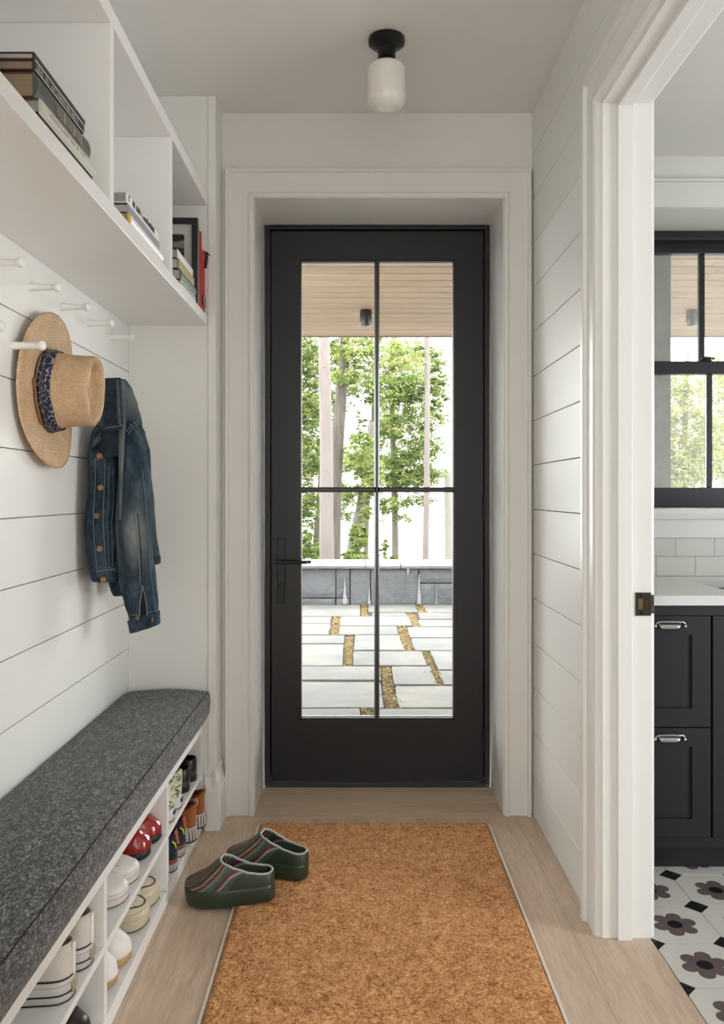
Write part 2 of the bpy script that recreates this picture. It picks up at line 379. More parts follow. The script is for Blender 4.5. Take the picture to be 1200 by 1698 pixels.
# strike plate: plate with a latch hole, two screws and a curled lip
sk = empty('strike_plate', (.765, OY1-.002, .9))
sk.parent = sd; sk.location = Vector((.765, OY1-.002, .9))-sd.location
g = G(); x0, x1, z0, z1 = .7435, .785, .868, .930; hx0, hx1, hz0, hz1 = .752, .766, .885, .913
for b_ in ((x0, hx0, z0, z1), (hx1, x1, z0, z1), (hx0, hx1, z0, hz0), (hx0, hx1, hz1, z1)):
    g.box(b_[0], b_[1], OY1-.003, OY1+.0005, b_[2], b_[3])
g.prism([(x1, OY1-.003), (x1+.006, OY1-.0045), (x1+.009, OY1-.001), (x1+.008, OY1), (x1, OY1)], z0+.006, z1-.006, axis='z')
obj('plate', g, bronze, sk)
obj('latch_hole', G().box(hx0, hx1, OY1-.001, OY1+.0002, hz0, hz1), M('latch_hole_brass', (.20, .14, .05), .5, metal=.6), sk)
for zz_ in (.876, .922):
    obj('screw', G().lathe([(0, OY1-.0045), (.0028, OY1-.0042), (.0036, OY1-.0028)], 12, (.759, 0, zz_), 'y'), black_metal, sk)

# ================================================================ BATHROOM
fb = obj('floor', G().box(XB+.0005, 3.0, .2, YBB+.02, -.10, -.006), grout, kind='structure')
def tile_mat():
    m, nt, b = newmat('flower_tile'); b.inputs['Roughness'].default_value = .35
    tcn = node(nt, 'ShaderNodeTexCoord'); s = node(nt, 'ShaderNodeSeparateXYZ'); lk(nt, tcn.outputs['Object'], s.inputs[0])
    def mth(op, a, c=None, clamp=False):
        n = node(nt, 'ShaderNodeMath', operation=op); n.use_clamp = clamp
        for i, q in enumerate((a, c)):
            if q is None: continue
            if isinstance(q, (int, float)): n.inputs[i].default_value = q
            else: lk(nt, q, n.inputs[i])
        return n.outputs[0]
    x, y = s.outputs[0], s.outputs[1]
    r = mth('SQRT', mth('ADD', mth('MULTIPLY', x, x), mth('MULTIPLY', y, y)))
    th = mth('ARCTAN2', y, x)
    a = mth('SUBTRACT', mth('FLOORED_MODULO', mth('ADD', th, .25), PI/3), PI/6)
    px = mth('SUBTRACT', mth('MULTIPLY', r, mth('COSINE', a)), .042); py = mth('MULTIPLY', r, mth('SINE', a))
    d = mth('SQRT', mth('ADD', mth('MULTIPLY', px, px), mth('MULTIPLY', py, py)))
    petal = mth('MAXIMUM', mth('LESS_THAN', d, .0205), mth('LESS_THAN', r, .043))
    core = mth('LESS_THAN', r, .0205)
    dia = mth('GREATER_THAN', mth('ADD', mth('ABSOLUTE', x), mth('ABSOLUTE', y)), .2-.037)
    black = mth('MAXIMUM', core, dia)
    n = node(nt, 'ShaderNodeTexNoise', inp={'Scale': 12, 'Detail': 4}); lk(nt, tcn.outputs['Object'], n.inputs['Vector'])
    rmp = node(nt, 'ShaderNodeValToRGB'); rmp.color_ramp.elements[0].color = (.62, .60, .55, 1); rmp.color_ramp.elements[1].color = (.70, .68, .63, 1); lk(nt, n.outputs[0], rmp.inputs[0])
    m1 = node(nt, 'ShaderNodeMix', data_type='RGBA'); lk(nt, petal, m1.inputs[0]); lk(nt, rmp.outputs[0], m1.inputs[6]); m1.inputs[7].default_value = (.135, .105, .10, 1)
    m2 = node(nt, 'ShaderNodeMix', data_type='RGBA'); lk(nt, black, m2.inputs[0]); lk(nt, m1.outputs[2], m2.inputs[6]); m2.inputs[7].default_value = (.012, .012, .013, 1)
    lk(nt, m2.outputs[2], b.inputs['Base Color']); return m
ftile = tile_mat()
TX = [.7785+.0, .978, 1.178, 1.378, 1.578, 1.778, 1.978]
tile0 = None
for iy in range(-3, 10):
    yc = 2.319-iy*.2+.2
    if yc > 3.2: continue
    for ix in range(6):
        xc = TX[ix]+.1 if ix else .878
        if ix == 0:
            obj('floor_tile', G().box(-.0910, .0988, -.0988, .0988, -.006, 0), ftile, fb, local=True, loc=(.8785, yc, 0))
        elif tile0 is None:
            tile0 = obj('floor_tile', G().box(-.0988, .0988, -.0988, .0988, -.006, 0), ftile, fb, local=True, bev=.0006, seg=1, loc=(xc, yc, 0))
        else: share('floor_tile', tile0, fb, (xc, yc, 0))

bwb = empty('wall_bathroom', (1.5, YBB, 0), kind='structure')
WX0, WX1 = .93, 2.45
ZT, ZS0, ZS1 = 2.298, 1.098, 1.139
obj('wall_section', G().box(XB, 3.0, YBB, 3.6, 0, .96), wall_paint, bwb)
obj('wall_section', G().box(XB, WX0, YBB, 3.6, .96, ZCB), wall_paint, bwb)
obj('wall_section', G().box(WX1, 3.0, YBB, 3.6, .96, ZCB), wall_paint, bwb)
obj('wall_section', G().box(WX0, WX1, YBB, 3.6, ZT, ZCB), wall_paint, bwb)
obj('wall_section', G().box(WX0, WX1, YBB, 3.6, .96, ZS0), wall_paint, bwb)
# subway tile rows below the sill
row = [(.878, .9535), (.955, 1.0225)]; tsrc = None
tz = [(.803, .8775), (.8785, .953), (.9545, 1.0245)]
for k, (a, b) in enumerate(tz):
    off = .0 if k % 2 else .0745
    x = .6995+off+ .0
    while x < 2.9:
        xa, xb = max(x, XB), min(x+.1485, 2.9)
        if xb-xa > .01 and k > 0:
            obj('wall_tile', G().box(xa, xb, YBB-.009, YBB-.0005, a, b), tile_white, bwb, bev=.0012, loc=((xa+xb)/2, YBB-.005, (a+b)/2))
        x += .15
obj('grout_bed', G().box(XB, 2.95, YBB-.005, YBB-.0004, .80, 1.025), grout, bwb)
# window surround boards
tw = empty('trim_4', (1.6, YBB, 1.1), kind='structure')
obj('apron_board', G().box(XB+.002, 2.7, YBB-.016, YBB-.0005, 1.0255, 1.098), trim_paint, tw, bev=.0015)
g = G(); g.prism([(YBB-.040, 1.103), (YBB-.044, 1.120), (YBB-.040, 1.137), (YBB-.03, ZS1), (3.50, ZS1), (3.50, ZS0+.001), (YBB-.030, ZS0+.001), (YBB-.0385, 1.0985)], XB+.003, 2.7, axis='x')
obj('sill', g, trim_paint, tw)
obj('casing_head', G().box(XB+.002, 2.6, YBB-.020, YBB-.0005, ZT, 2.394), trim_paint, tw, bev=.0015)
obj('cap_molding', G().box(XB+.002, 2.62, YBB-.030, YBB-.0005, 2.3945, 2.405), trim_paint, tw, bev=.002)
obj('casing_side', G().box(XB+.002, WX0, YBB-.020, YBB-.0005, ZS1, ZT-.0005), trim_paint, tw, bev=.0015)
obj('casing_side', G().box(WX1, WX1+.11, YBB-.020, YBB-.0005, ZS1, ZT-.0005), trim_paint, tw, bev=.0015)
# window
wn = empty('window_1', (1.6, 3.5, 1.14), kind='structure')
def wz(v, Y): return EYE-(v-CY)*Y/F
def wx(u, Y): return (u-CX)*Y/F
g = G(); YW = 3.50
g.box(WX0, WX0+.05, YW, YW+.10, ZS0, ZT); g.box(WX1-.05, WX1, YW, YW+.10, ZS0, ZT)
g.box(WX0+.05, WX1-.05, YW, YW+.10, wz(397, YW), ZT); g.box(WX0+.05, WX1-.05, YW, YW+.10, ZS0, ZS1)
obj('window_frame', g, frame_dark, wn, bev=.003)
# upper sash (outer), lower sash (inner)
Yu, Yl = 3.555, 3.505; a0, a1 = WX0+.051, WX1-.051
def sash(nm, Y, zb, zt, bot, top, stile, munt):
    s_ = obj(nm, G().box(a0, a0+stile, Y, Y+.035, zb, zt).box(a1-stile, a1, Y, Y+.035, zb, zt)
             .box(a0+stile, a1-stile, Y, Y+.035, zb, zb+bot).box(a0+stile, a1-stile, Y, Y+.035, zt-top, zt), frame_dark, wn, bev=.002)
    for xm in munt:
        obj('muntin', G().box(xm-.0115, xm+.0115, Y+.006, Y+.030, zb+bot, zt-top), frame_dark, s_, bev=.003)
    xs = [a0+stile]+list(munt)+[a1-stile]
    for q in range(len(xs)-1):
        obj('pane', G().box(xs[q]+(.0116 if q else 0), xs[q+1]-(.0116 if q < len(xs)-2 else 0), Y+.016, Y+.019, zb+bot, zt-top), glass, s_)
    return s_
zm = wz(620, Yl)
mlist_u = [wx(1165, Yu)+.0, wx(1165, Yu)+.43]; mlist_l = [wx(1177.5, Yl), wx(1177.5, Yl)+.43]
sash('upper_sash', Yu, wz(620, Yu), wz(398, Yu), wz(600, Yu)-wz(620, Yu), wz(398, Yu)-wz(420, Yu), .045, mlist_u)
ls = sash('lower_sash', Yl, ZS1+.001, wz(599, Yl), wz(809, Yl)-ZS1, wz(599, Yl)-wz(620, Yl), .045, mlist_l)
g = G(); xx = wx(1171, Yl); zt_ = wz(599, Yl)
g.lathe([(.024, zt_), (.026, zt_+.004), (.020, zt_+.010), (.010, zt_+.012), (.0, zt_+.013)], 20, (xx, Yl+.012, 0), 'z')
g.tube([(xx-.02, Yl+.005, zt_+.012), (xx+.0, Yl+.005, zt_+.016), (xx+.035, Yl+.004, zt_+.012)], [.005, .006, .004], 8)
obj('sash_lock', g, bronze, ls, smooth=True, auto=50)
obj('haze_sheet', G().box(a0, a1, 3.594, 3.5945, ZS1, wz(398, 3.595)), haze, wn)  # added sheet that washes out the view through the window
obj('wall_side', G().box(2.98, 3.05, .2, .3, 0, ZCB).box(2.98, 3.05, 1.6, YBB, 0, ZCB).box(2.98, 3.05, .3, 1.6, 0, .2).box(2.98, 3.05, .3, 1.6, 1.95, ZCB), low_bounce_paint, kind='structure')
obj('wall_rear', G().box(XB+.001, 2.98, .14, .2, 0, ZCB), low_bounce_paint, kind='structure')

# vanity cabinet
VY = 2.622    # face of the cabinet
sV = F/VY
def vx(u): return (u-CX)/sV
def vz(v): return EYE-(v-CY)/sV
vc = empty('vanity_cabinet', (1.4, VY+.25, 0), 'charcoal shaker vanity cabinet under the white countertop in the side room', 'cabinet')
cxL, cxR = .80, 2.30
g = G(); g.box(cxL, cxR, VY+.0, YBB-.012, .085, .846)
body = obj('carcass', G().box(cxL, cxR, VY+.019, YBB-.012, .085, .846), cab_paint, vc)
obj('toe_kick', G().box(cxL, cxR, VY+.055, VY+.075, 0.001, .085), M('toe_kick_paint', (.008, .009, .010), .5), vc)
g = G()   # face frame
zt0, zt1, zbm = vz(1020.5), .846, vz(1389)
xs1 = vx(1179.5)
g.box(cxL, cxR, VY, VY+.019, zt0, zt1); g.box(cxL, cxR, VY, VY+.019, .085, zbm)
g.box(cxL, cxL+.032, VY, VY+.019, zbm, zt0)
obj('face_frame', g, cab_paint, vc, bev=.001)
def shaker(nm, x0, x1, z0, z1, rail=.062):
    Y0 = VY-.002; o_ = None
    g = G(); g.box(x0, x0+rail, Y0, Y0+.018, z0, z1); g.box(x1-rail, x1, Y0, Y0+.018, z0, z1)
    g.box(x0+rail, x1-rail, Y0, Y0+.018, z0, z0+rail); g.box(x0+rail, x1-rail, Y0, Y0+.018, z1-rail, z1)
    g.box(x0+rail, x1-rail, Y0+.008, Y0+.0175, z0+rail, z1-rail)
    return obj(nm, g, cab_paint, vc)
dL, dR = cxL+.034, vx(1177.5)
zmid = vz(1206)
d1 = shaker('drawer', dL, dR, zmid+.002, zt0-.002, .058); d2 = shaker('drawer', dL, dR, zbm+.002, zmid-.002, .058)
dd = shaker('door', vx(1181.5), vx(1181.5)+.40, zbm+.002, zt0-.002); shaker('door', vx(1181.5)+.404, cxR-.03, zbm+.002, zt0-.002)
def cup_pull(par, uc, vc_):
    xc, zc = vx(uc), vz(vc_); y0 = VY-.004; w = .047
    h_ = empty('handle', (xc, y0, zc)); h_.parent = par; h_.location = (xc, y0, zc-0); h_.location = Vector((xc, y0, zc))-vc.location
    # cup: half shell
    R = []
    for i in range(15):
        t = -1+2*i/14; x = xc+t*w*.80; k = (1-abs(t)**6)**.5*.9+.1 if abs(t) < 1 else .1
        R.append([(x, y0-math.sin(PI*j/10)*.020*k+.001, zc+.009-.0105*(1-math.cos(PI*j/10))*k*1.1) for j in range(9)])
    g = G(); g.rings(R, close=False, cap=(False, False)); obj('cup', g, nickel, h_, smooth=True, solid=.0015)
    path = [(xc-w, y0, zc+.000), (xc-w, y0-.012, zc+.002), (xc-w*.97, y0-.016, zc+.008), (xc-w*.82, y0-.017, zc+.0135), (xc, y0-.017, zc+.0145), (xc+w*.82, y0-.017, zc+.0135), (xc+w*.97, y0-.016, zc+.008), (xc+w, y0-.012, zc+.002), (xc+w, y0, zc)]
    g = G(); g.tube(path, .0028, 10); obj('bail', g, nickel, h_, smooth=True)
    for sg in (-1, 1):
        g = G(); g.lathe([(0, y0-.018), (.004, y0-.0165), (.0056, y0-.011), (.005, y0-.005), (.007, y0)], 12, (xc+sg*w, 0, zc), 'y')
        obj('post', g, nickel, h_, smooth=True)
cup_pull(d1, 1108, 1037); cup_pull(d2, 1107.5, 1223.5)
# countertop with undermount sink cutout
CT0, CT1 = .8475, .878
CYF, CYBk = 2.600, YBB-.0095
kx0, kx1, ky0, ky1 = 1.212, 1.75, 2.74, 3.09
cxl, cxr = XB+.006, 2.32
g = G(); vs = []
for z in (CT0, CT1):
    vs += [(cxl, CYF, z), (cxr, CYF, z), (cxr, CYBk, z), (cxl, CYBk, z), (kx0, ky0, z), (kx1, ky0, z), (kx1, ky1, z), (kx0, ky1, z)]
fs = []
for b_ in (0, 8):
    fs += [(b_+0, b_+1, b_+5, b_+4), (b_+1, b_+2, b_+6, b_+5), (b_+2, b_+3, b_+7, b_+6), (b_+3, b_+0, b_+4, b_+7)]
fs += [(0, 1, 9, 8), (1, 2, 10, 9), (2, 3, 11, 10), (3, 0, 8, 11), (4, 5, 13, 12), (5, 6, 14, 13), (6, 7, 15, 14), (7, 4, 12, 15)]
g.add(vs, fs)
obj('countertop', g, quartz, bev=.0015, label='white stone countertop with a sink cut-out on the charcoal vanity', cat='countertop')
# sink basin
g = G(); vs = []
for (i, z) in ((0, CT0-.001), (.012, CT0-.10), (.06, CT0-.13)):
    vs += [(kx0+i-.004, ky0+i-.004, z), (kx1-i+.004, ky0+i-.004, z), (kx1-i+.004, ky1-i+.004, z), (kx0+i-.004, ky1-i+.004, z)]
g.rings([vs[0:4], vs[4:8], vs[8:12]], cap=(False, True))
snk = obj('sink', g, porcelain, solid=-.008, bev=.004, label='white undermount sink sunk into the vanity countertop', cat='sink')
obj('drain', G().lathe([(0, CT0-.1245), (.018, CT0-.1245), (.022, CT0-.1275), (.022, CT0-.1290)], 20, ((kx0+kx1)/2, (ky0+ky1)/2, 0)), nickel, snk, smooth=True, auto=30)

# the hall behind the camera (its far end is a closed wall)
obj('wall_rear', G().box(-1.0, .80, -2.5, -2.4, 0, ZC), wall_paint, kind='structure')
# ================================================================ OUTSIDE
stone_m = None
def stone(name, c1, c2, c3, rough=.75, objrand=.12, bs=(7, .5, .006)):
    m, nt, b = newmat(name); b.inputs['Roughness'].default_value = rough
    tcn = node(nt, 'ShaderNodeTexCoord'); oi = node(nt, 'ShaderNodeObjectInfo')
    add = node(nt, 'ShaderNodeVectorMath', operation='ADD'); mul = node(nt, 'ShaderNodeMath', operation='MULTIPLY'); mul.inputs[1].default_value = 53
    lk(nt, oi.outputs['Random'], mul.inputs[0]); lk(nt, tcn.outputs['Object'], add.inputs[0]); lk(nt, mul.outputs[0], add.inputs[1])
    n1 = node(nt, 'ShaderNodeTexNoise', inp={'Scale': 2.2, 'Detail': 6, 'Roughness': .6}); lk(nt, add.outputs[0], n1.inputs['Vector'])
    n2 = node(nt, 'ShaderNodeTexNoise', inp={'Scale': bs[0], 'Detail': 8, 'Roughness': .65}); lk(nt, add.outputs[0], n2.inputs['Vector'])
    r = node(nt, 'ShaderNodeValToRGB'); e = r.color_ramp.elements; e[0].position = .3; e[1].position = .72
    e[0].color = rgba(c1); e[1].color = rgba(c3); x = e.new(.5); x.color = rgba(c2); lk(nt, n1.outputs[0], r.inputs[0])
    mr = node(nt, 'ShaderNodeMapRange', inp={1: .3, 2: .7, 3: .85, 4: 1.1}); lk(nt, n2.outputs[0], mr.inputs[0])
    mv = node(nt, 'ShaderNodeMapRange', inp={3: 1-objrand, 4: 1+objrand}); lk(nt, oi.outputs['Random'], mv.inputs[0])
    mm = node(nt, 'ShaderNodeMath', operation='MULTIPLY'); lk(nt, mr.outputs[0], mm.inputs[0]); lk(nt, mv.outputs[0], mm.inputs[1])
    mx = node(nt, 'ShaderNodeMix', data_type='RGBA', blend_type='MULTIPLY'); mx.inputs[0].default_value = 1
    lk(nt, r.outputs[0], mx.inputs[6]); lk(nt, mm.outputs[0], mx.inputs[7]); lk(nt, mx.outputs[2], b.inputs['Base Color'])
    bp = node(nt, 'ShaderNodeBump', inp={'Strength': bs[1], 'Distance': bs[2]}); lk(nt, n2.outputs[0], bp.inputs['Height']); lk(nt, bp.outputs[0], b.inputs['Normal'])
    return m
bluestone = stone('bluestone', (.090, .088, .084), (.117, .113, .101), (.168, .152, .121), bs=(9, .35, .004))
wallstone = stone('retaining_wall_stone', (.068, .070, .076), (.084, .086, .092), (.108, .110, .116), bs=(14, .9, .02), objrand=.06)
capstone = stone('cap_stone', (.165, .169, .176), (.203, .203, .206), (.255, .255, .255), bs=(14, .9, .015))
soil = M('joint_soil', (.035, .025, .015), .95, var=(.06, .045, .022), nscale=30, bump=(40, .8, .01))
moss_m = M('moss_and_leaf_litter', (.10, .085, .018), .95, var=(.16, .075, .030), nscale=16, bump=(60, 1, .01))
GZ = -.10
ter = obj('terrace', G().box(-6, 7, 3.56, 10.2, -.4, GZ-.022), soil, kind='structure')
def SY(y): v = 860+y/2.927; return F*(EYE-GZ)/(v-CY)
def SX(x, y): return (420+x/2.927-CX)*SY(y)/F
slabs = [(225, 522, 418, 472), (553, 795, 418, 453), (573, 745, 455, 473), (830, 975, 418, 453), (800, 975, 455, 487), (800, 975, 489, 522),
         (225, 380, 474, 507), (225, 375, 509, 562), (418, 765, 475, 519), (412, 705, 521, 562), (748, 975, 525, 576), (770, 975, 579, 639),
         (485, 725, 565, 639), (225, 447, 565, 605), (225, 440, 608, 713), (482, 838, 642, 713), (872, 975, 642, 734), (905, 975, 737, 806),
         (225, 622, 716, 784), (225, 633, 788, 916), (672, 880, 717, 806), (692, 975, 810, 917), (225, 525, 921, 1040), (582, 975, 921, 1040)]
for (xa, xb, ya, yb) in slabs:
    ym = (ya+yb)/2; X0, X1 = SX(xa, ym), SX(xb, ym); Y1, Y0 = SY(ya), SY(yb)
    if xa == 225: X0 -= random.uniform(.15, .5)
    if xb == 975: X1 += random.uniform(.15, .6)
    g_ = .009; n = 5
    # slightly irregular outline
    pts = []
    for (ax, ay, bx, by) in ((X0, Y0, X1, Y0), (X1, Y0, X1, Y1), (X1, Y1, X0, Y1), (X0, Y1, X0, Y0)):
        for k in range(3):
            t = k/3; pts.append((ax+(bx-ax)*t+random.uniform(-.006, .006), ay+(by-ay)*t+random.uniform(-.006, .006)))
    cx_, cy_ = (X0+X1)/2, (Y0+Y1)/2
    pts = [(x-math.copysign(g_, x-cx_), y-math.copysign(g_*1.1, y-cy_)) for x, y in pts]
    dz = random.uniform(-.003, .003)
    obj('paving_slab', G().prism(pts, GZ-.04, GZ+dz, axis='z'), bluestone, ter, bev=.004, seg=1, loc=(cx_, cy_, GZ))
# plain slabs further out to both sides and close to the house
def fill(x0, x1, y0, y1):
    y = y0
    while y < y1-.1:
        h = min(random.choice((.42, .55, .7)), y1-y); x = x0
        while x < x1-.1:
            w = min(random.choice((.6, .85, 1.1)), x1-x)
            obj('paving_slab', G().box(x+.012, x+w-.012, y+.012, y+h-.012, GZ-.04, GZ+random.uniform(-.003, .003)), bluestone, ter, bev=.004, seg=1, loc=(x+w/2, y+h/2, GZ)); x += w
        y += h
fill(-4.6, -3.1, 3.9, 9.6); fill(3.2, 6.2, 3.9, 9.6); fill(-1.6, 2.2, 3.62, SY(1044))
fill(-3.05, -1.75, 3.9, 9.6); fill(2.1, 3.15, 3.9, 9.6)
# moss in the wide joints: lumpy strip
moss_strips = [(522, 553, 418, 472), (795, 830, 418, 455), (745, 798, 455, 523), (380, 418, 472, 563), (705, 748, 520, 565), (720, 770, 563, 640),
               (441, 483, 563, 714), (838, 872, 640, 735), (870, 915, 735, 808), (624, 672, 714, 808), (634, 692, 806, 918), (526, 581, 918, 1000)]
g = G()
for (xa, xb, ya, yb) in moss_strips:
    Y1, Y0 = SY(ya), SY(yb); n = max(6, int((Y1-Y0)/.012)); R = []
    Xa = [SX(xa, ya), SX(xa, yb)]; Xb = [SX(xb, ya), SX(xb, yb)]
    for i in range(n+1):
        t = i/n; Y = Y1+(Y0-Y1)*t; xm0 = SX(xa, (ya+yb)/2); xm1 = SX(xb, (ya+yb)/2); row_ = []
        for j in range(9):
            x = xm0+(xm1-xm0)*j/8
            row_.append((x, Y, GZ-.018+.016*noise.noise(Vector((x*22, Y*22, 0)))+.008*noise.noise(Vector((x*80, Y*80, 3)))))
        R.append(row_)
    g.rings(R, close=False, cap=(False, False))
obj('moss_joint', g, moss_m, ter, smooth=True, kind='stuff')
# dry leaves lying in the joints
leaf_dry = [M('dry_leaf_%d' % i, c, .8) for i, c in enumerate([(.22, .09, .04), (.30, .20, .10), (.30, .30, .05), (.10, .055, .03), (.16, .17, .035)])]
g = G()
for (xa, xb, ya, yb) in moss_strips:
    for k in range(90):
        y_ = random.uniform(ya, yb); ym = (ya+yb)/2; Y = SY(y_)
        X = random.uniform(SX(xa, ym), SX(xb, ym)); a = random.uniform(0, 2*PI); s_ = random.uniform(.006, .017); w_ = s_*.5
        c, sn = math.cos(a), math.sin(a); z = GZ-.004+random.uniform(-.008, .006)
        if random.random() < .03: X += random.uniform(-.06, .06); z = GZ+.005
        pts = [(-s_, 0, 0), (0, -w_, .004), (s_, 0, .002), (0, w_, .006)]
        g.add([(X+p[0]*c-p[1]*sn, Y+p[0]*sn+p[1]*c, z+p[2]) for p in pts], [(0, 1, 2, 3)], mi=random.choice((0, 1, 2, 2, 3, 4, 4)))
obj('leaf_litter', g, leaf_dry, ter, kind='stuff')

# low stone wall at the end of the terrace
WYf = 9.76
tw2 = empty('terrace_wall', (0, WYf, GZ), kind='structure')
obj('wall_core', G().box(-6, 7, WYf+.09, WYf+.52, -.4, .30), soil, tw2)
def wv(v): return EYE-(v-CY)*WYf/F
def wu(u): return (u-CX)*WYf/F
zb, zt = GZ-.03, wv(944)
blocks = [(430, wu(556.5), wv(991.5), zt), (wu(430), wu(556), zb, wv(992.5)), (wu(557), wu(580), zb, wv(992)), (wu(580.6), wu(614), zb, zt), (wu(614.6), wu(694), zb, zt), (wu(694.8), wu(722), zb, wv(967.5)),
          (wu(722.5), wu(790), zb, wv(967.5)), (wu(694.8), wu(790), wv(966.5), zt), (wu(557), wu(580), wv(991.5), zt)]
blocks[0] = (wu(430), wu(556.5), wv(991.5), zt)
x = wu(430)
while x > -5.5: w_ = random.uniform(.6, 1.2); blocks.append((x-w_, x-.006, zb, zt)); x -= w_
x = wu(790.5)
while x < 6.2: w_ = random.uniform(.6, 1.2); blocks.append((x+.006, x+w_, zb, zt)); x += w_
for (x0, x1, z0, z1) in blocks:
    # rough face grid
    nx, nz = max(3, int((x1-x0)/.05)), max(3, int((z1-z0)/.05)); vs, fs = [], []
    for i in range(nx+1):
        for j in range(nz+1):
            x = x0+.004+(x1-x0-.008)*i/nx; z = z0+.003+(z1-z0-.006)*j/nz
            e = 0 if (i in (0, nx) or j in (0, nz)) else 1
            d = .012*e+e*.016*noise.noise(Vector((x*4, z*5, 1)))+e*.008*noise.noise(Vector((x*13, z*15, 5)))
            vs.append((x, WYf+.004-d, z))
    for i in range(nx):
        for j in range(nz): a = i*(nz+1)+j; fs.append((a, a+nz+1, a+nz+2, a+1))
    b0 = len(vs); vs += [(x0+.004, WYf+.088, z0+.003), (x1-.004, WYf+.088, z0+.003), (x1-.004, WYf+.088, z1-.003), (x0+.004, WYf+.088, z1-.003)]
    fs += [(b0+1, b0, b0+3, b0+2)]
    fs.append(tuple([j for j in range(nz+1)]+[b0+3, b0])); fs.append(tuple([nx*(nz+1)+nz-j for j in range(nz+1)]+[b0+1, b0+2]))
    fs.append(tuple([i*(nz+1)+nz for i in range(nx+1)]+[b0+2, b0+3])); fs.append(tuple([(nx-i)*(nz+1) for i in range(nx+1)]+[b0, b0+1]))
    obj('stone_block', G().add(vs, fs), wallstone, tw2, loc=((x0+x1)/2, WYf, (z0+z1)/2))
xs = [-5.6, -4.2, -2.9, -1.75, wu(470)-.02, wu(606), wu(664), wu(800), 2.6, 3.8, 5.0, 6.3]
for a, b in zip(xs[:-1], xs[1:]):
    n = max(6, int((b-a)/.04)); R = []
    for i in range(n+1):
        x = a+.004+(b-a-.008)*i/n; q = .014*noise.noise(Vector((x*7, 0, 2)))+.008*noise.noise(Vector((x*25, 0, 8)))
        q2 = .010*noise.noise(Vector((x*9, 4, 2)))
        zz0, zz1 = wv(943)+.004+q2*.5, wv(935.5)+.012
        R.append([(x, WYf-.045+q, zz0), (x, WYf-.060+q+q2, (zz0+zz1)/2), (x, WYf-.045+q, zz1-.004), (x, WYf-.03+q, zz1), (x, WYf+.56, zz1), (x, WYf+.56, zz0)])
    obj('cap_stone', G().rings(R), capstone, tw2, loc=((a+b)/2, WYf, zt))
# white lime streaks weeping out of the joints
lime = M('lime_streak', (.27, .27, .265), .8, var=(.15, .155, .16), nscale=40)
g = G()
for (u, va, vb, w0, w1) in ((571.5, 957, 1001, .5, 4.2), (612, 974, 1001, .5, 2.6), (694.5, 952, 1001, .6, 3.6), (722.3, 968, 1002, .5, .9), (676, 940, 955, 2.5, .5)):
    R = []
    for i in range(13):
        t = i/12; v = va+(vb-va)*t; w_ = (w0+(w1-w0)*t**1.5)*(1+.4*noise.noise(Vector((u, v*.3, 0)))); uu = u+.7*noise.noise(Vector((u, v*.12, 4)))
        R.append([(wu(uu+w_*k), WYf-.031+.006*abs(k), wv(v)) for k in (-1, -.4, .4, 1)])
    g.rings(R, close=False, cap=(False, False))
obj('lime_streaks', g, lime, tw2, kind='stuff')

# porch ceiling of cedar boards
PZC = 2.50
pc = obj('ceiling', G().box(-5, 7, 3.552, 6.93, PZC+.02, PZC+.14), M('porch_roof_dark', (.05, .045, .04), .8), kind='structure')
y = 3.56
while y < 6.9:
    for (a, b) in ((-5, -1.7), (-1.699, 2.1), (2.101, 7)):
        obj('ceiling_board', G().box(a, b, y+.010, min(y+.143, 6.905), PZC, PZC+.019), cedar, pc, bev=.0015, seg=1, loc=((a+b)/2, y, PZC))
    y += .155
obj('fascia', G().box(-5, 7, 6.907, 6.935, PZC-.006, PZC+.14), M('fascia_brown', (.10, .065, .045), .6), pc, bev=.002)
obj('house_wall', G().box(-5, -1.005, 3.42, 3.55, -.4, PZC+.1), M('outer_siding', (.10, .10, .10), .6), kind='structure') if False else None
def can_light(x, y, lab):
    t = empty('porch_spotlight', (x, y, PZC), lab, 'ceiling light', 'porch ceiling spotlights')
    obj('housing', G().lathe([(.034, PZC-.001), (.040, PZC-.004), (.042, PZC-.01), (.042, PZC-.105), (.039, PZC-.112), (.034, PZC-.113)], 28, (x, y, 0)), black_metal, t, smooth=True, auto=35)
    obj('lens', G().lathe([(0, PZC-.1125), (.030, PZC-.1125), (.033, PZC-.1145)], 24, (x, y, 0), cap=(False, True)), bronze, t, smooth=True)
can_light((606.5-CX)*5.92/F, 5.92, 'black cylinder spotlight on the cedar porch ceiling seen through the door glass')
can_light((1147-CX)*5.92/F, 5.92, 'hazy cylinder spotlight on the porch ceiling seen through the side room window')
# dark porch post outside the side window
pp = empty('porch_post', (1.45, 4.0, GZ), 'dark square porch post outside the side room window', 'post')
obj('shaft', G().box(1.30, wx(1112.5, 3.94), 3.94, 4.09, GZ+.02, PZC-.03), M('post_paint', (.03, .032, .03), .5), pp, bev=.004)
obj('base_plate', G().box(1.28, 1.49, 3.92, 4.11, GZ, GZ+.02), M('post_foot', (.03, .03, .03), .5), pp, bev=.003)

# lake and bank beyond the terrace
lake_m = M('lake_water', (.35, .40, .42), .08, bump=(3, .15, .05))
obj('lake', G().box(-300, 300, 26, 900, -4.6, -4.5), lake_m, kind='structure')
bank = G(); R = []
for i in range(20):
    Y = 10.2+i*1.15; R.append([(x, Y, -.25-(Y-10.2)*.22+.25*noise.noise(Vector((x*.3, Y*.3, 0)))) for x in [-30+3*j for j in range(21)]])
bank.rings(R, close=False, cap=(False, False))
obj('ground', bank, M('bank_soil', (.10, .11, .04), .95, var=(.16, .13, .06), nscale=2, bump=(8, 1, .05)), smooth=True, kind='structure')

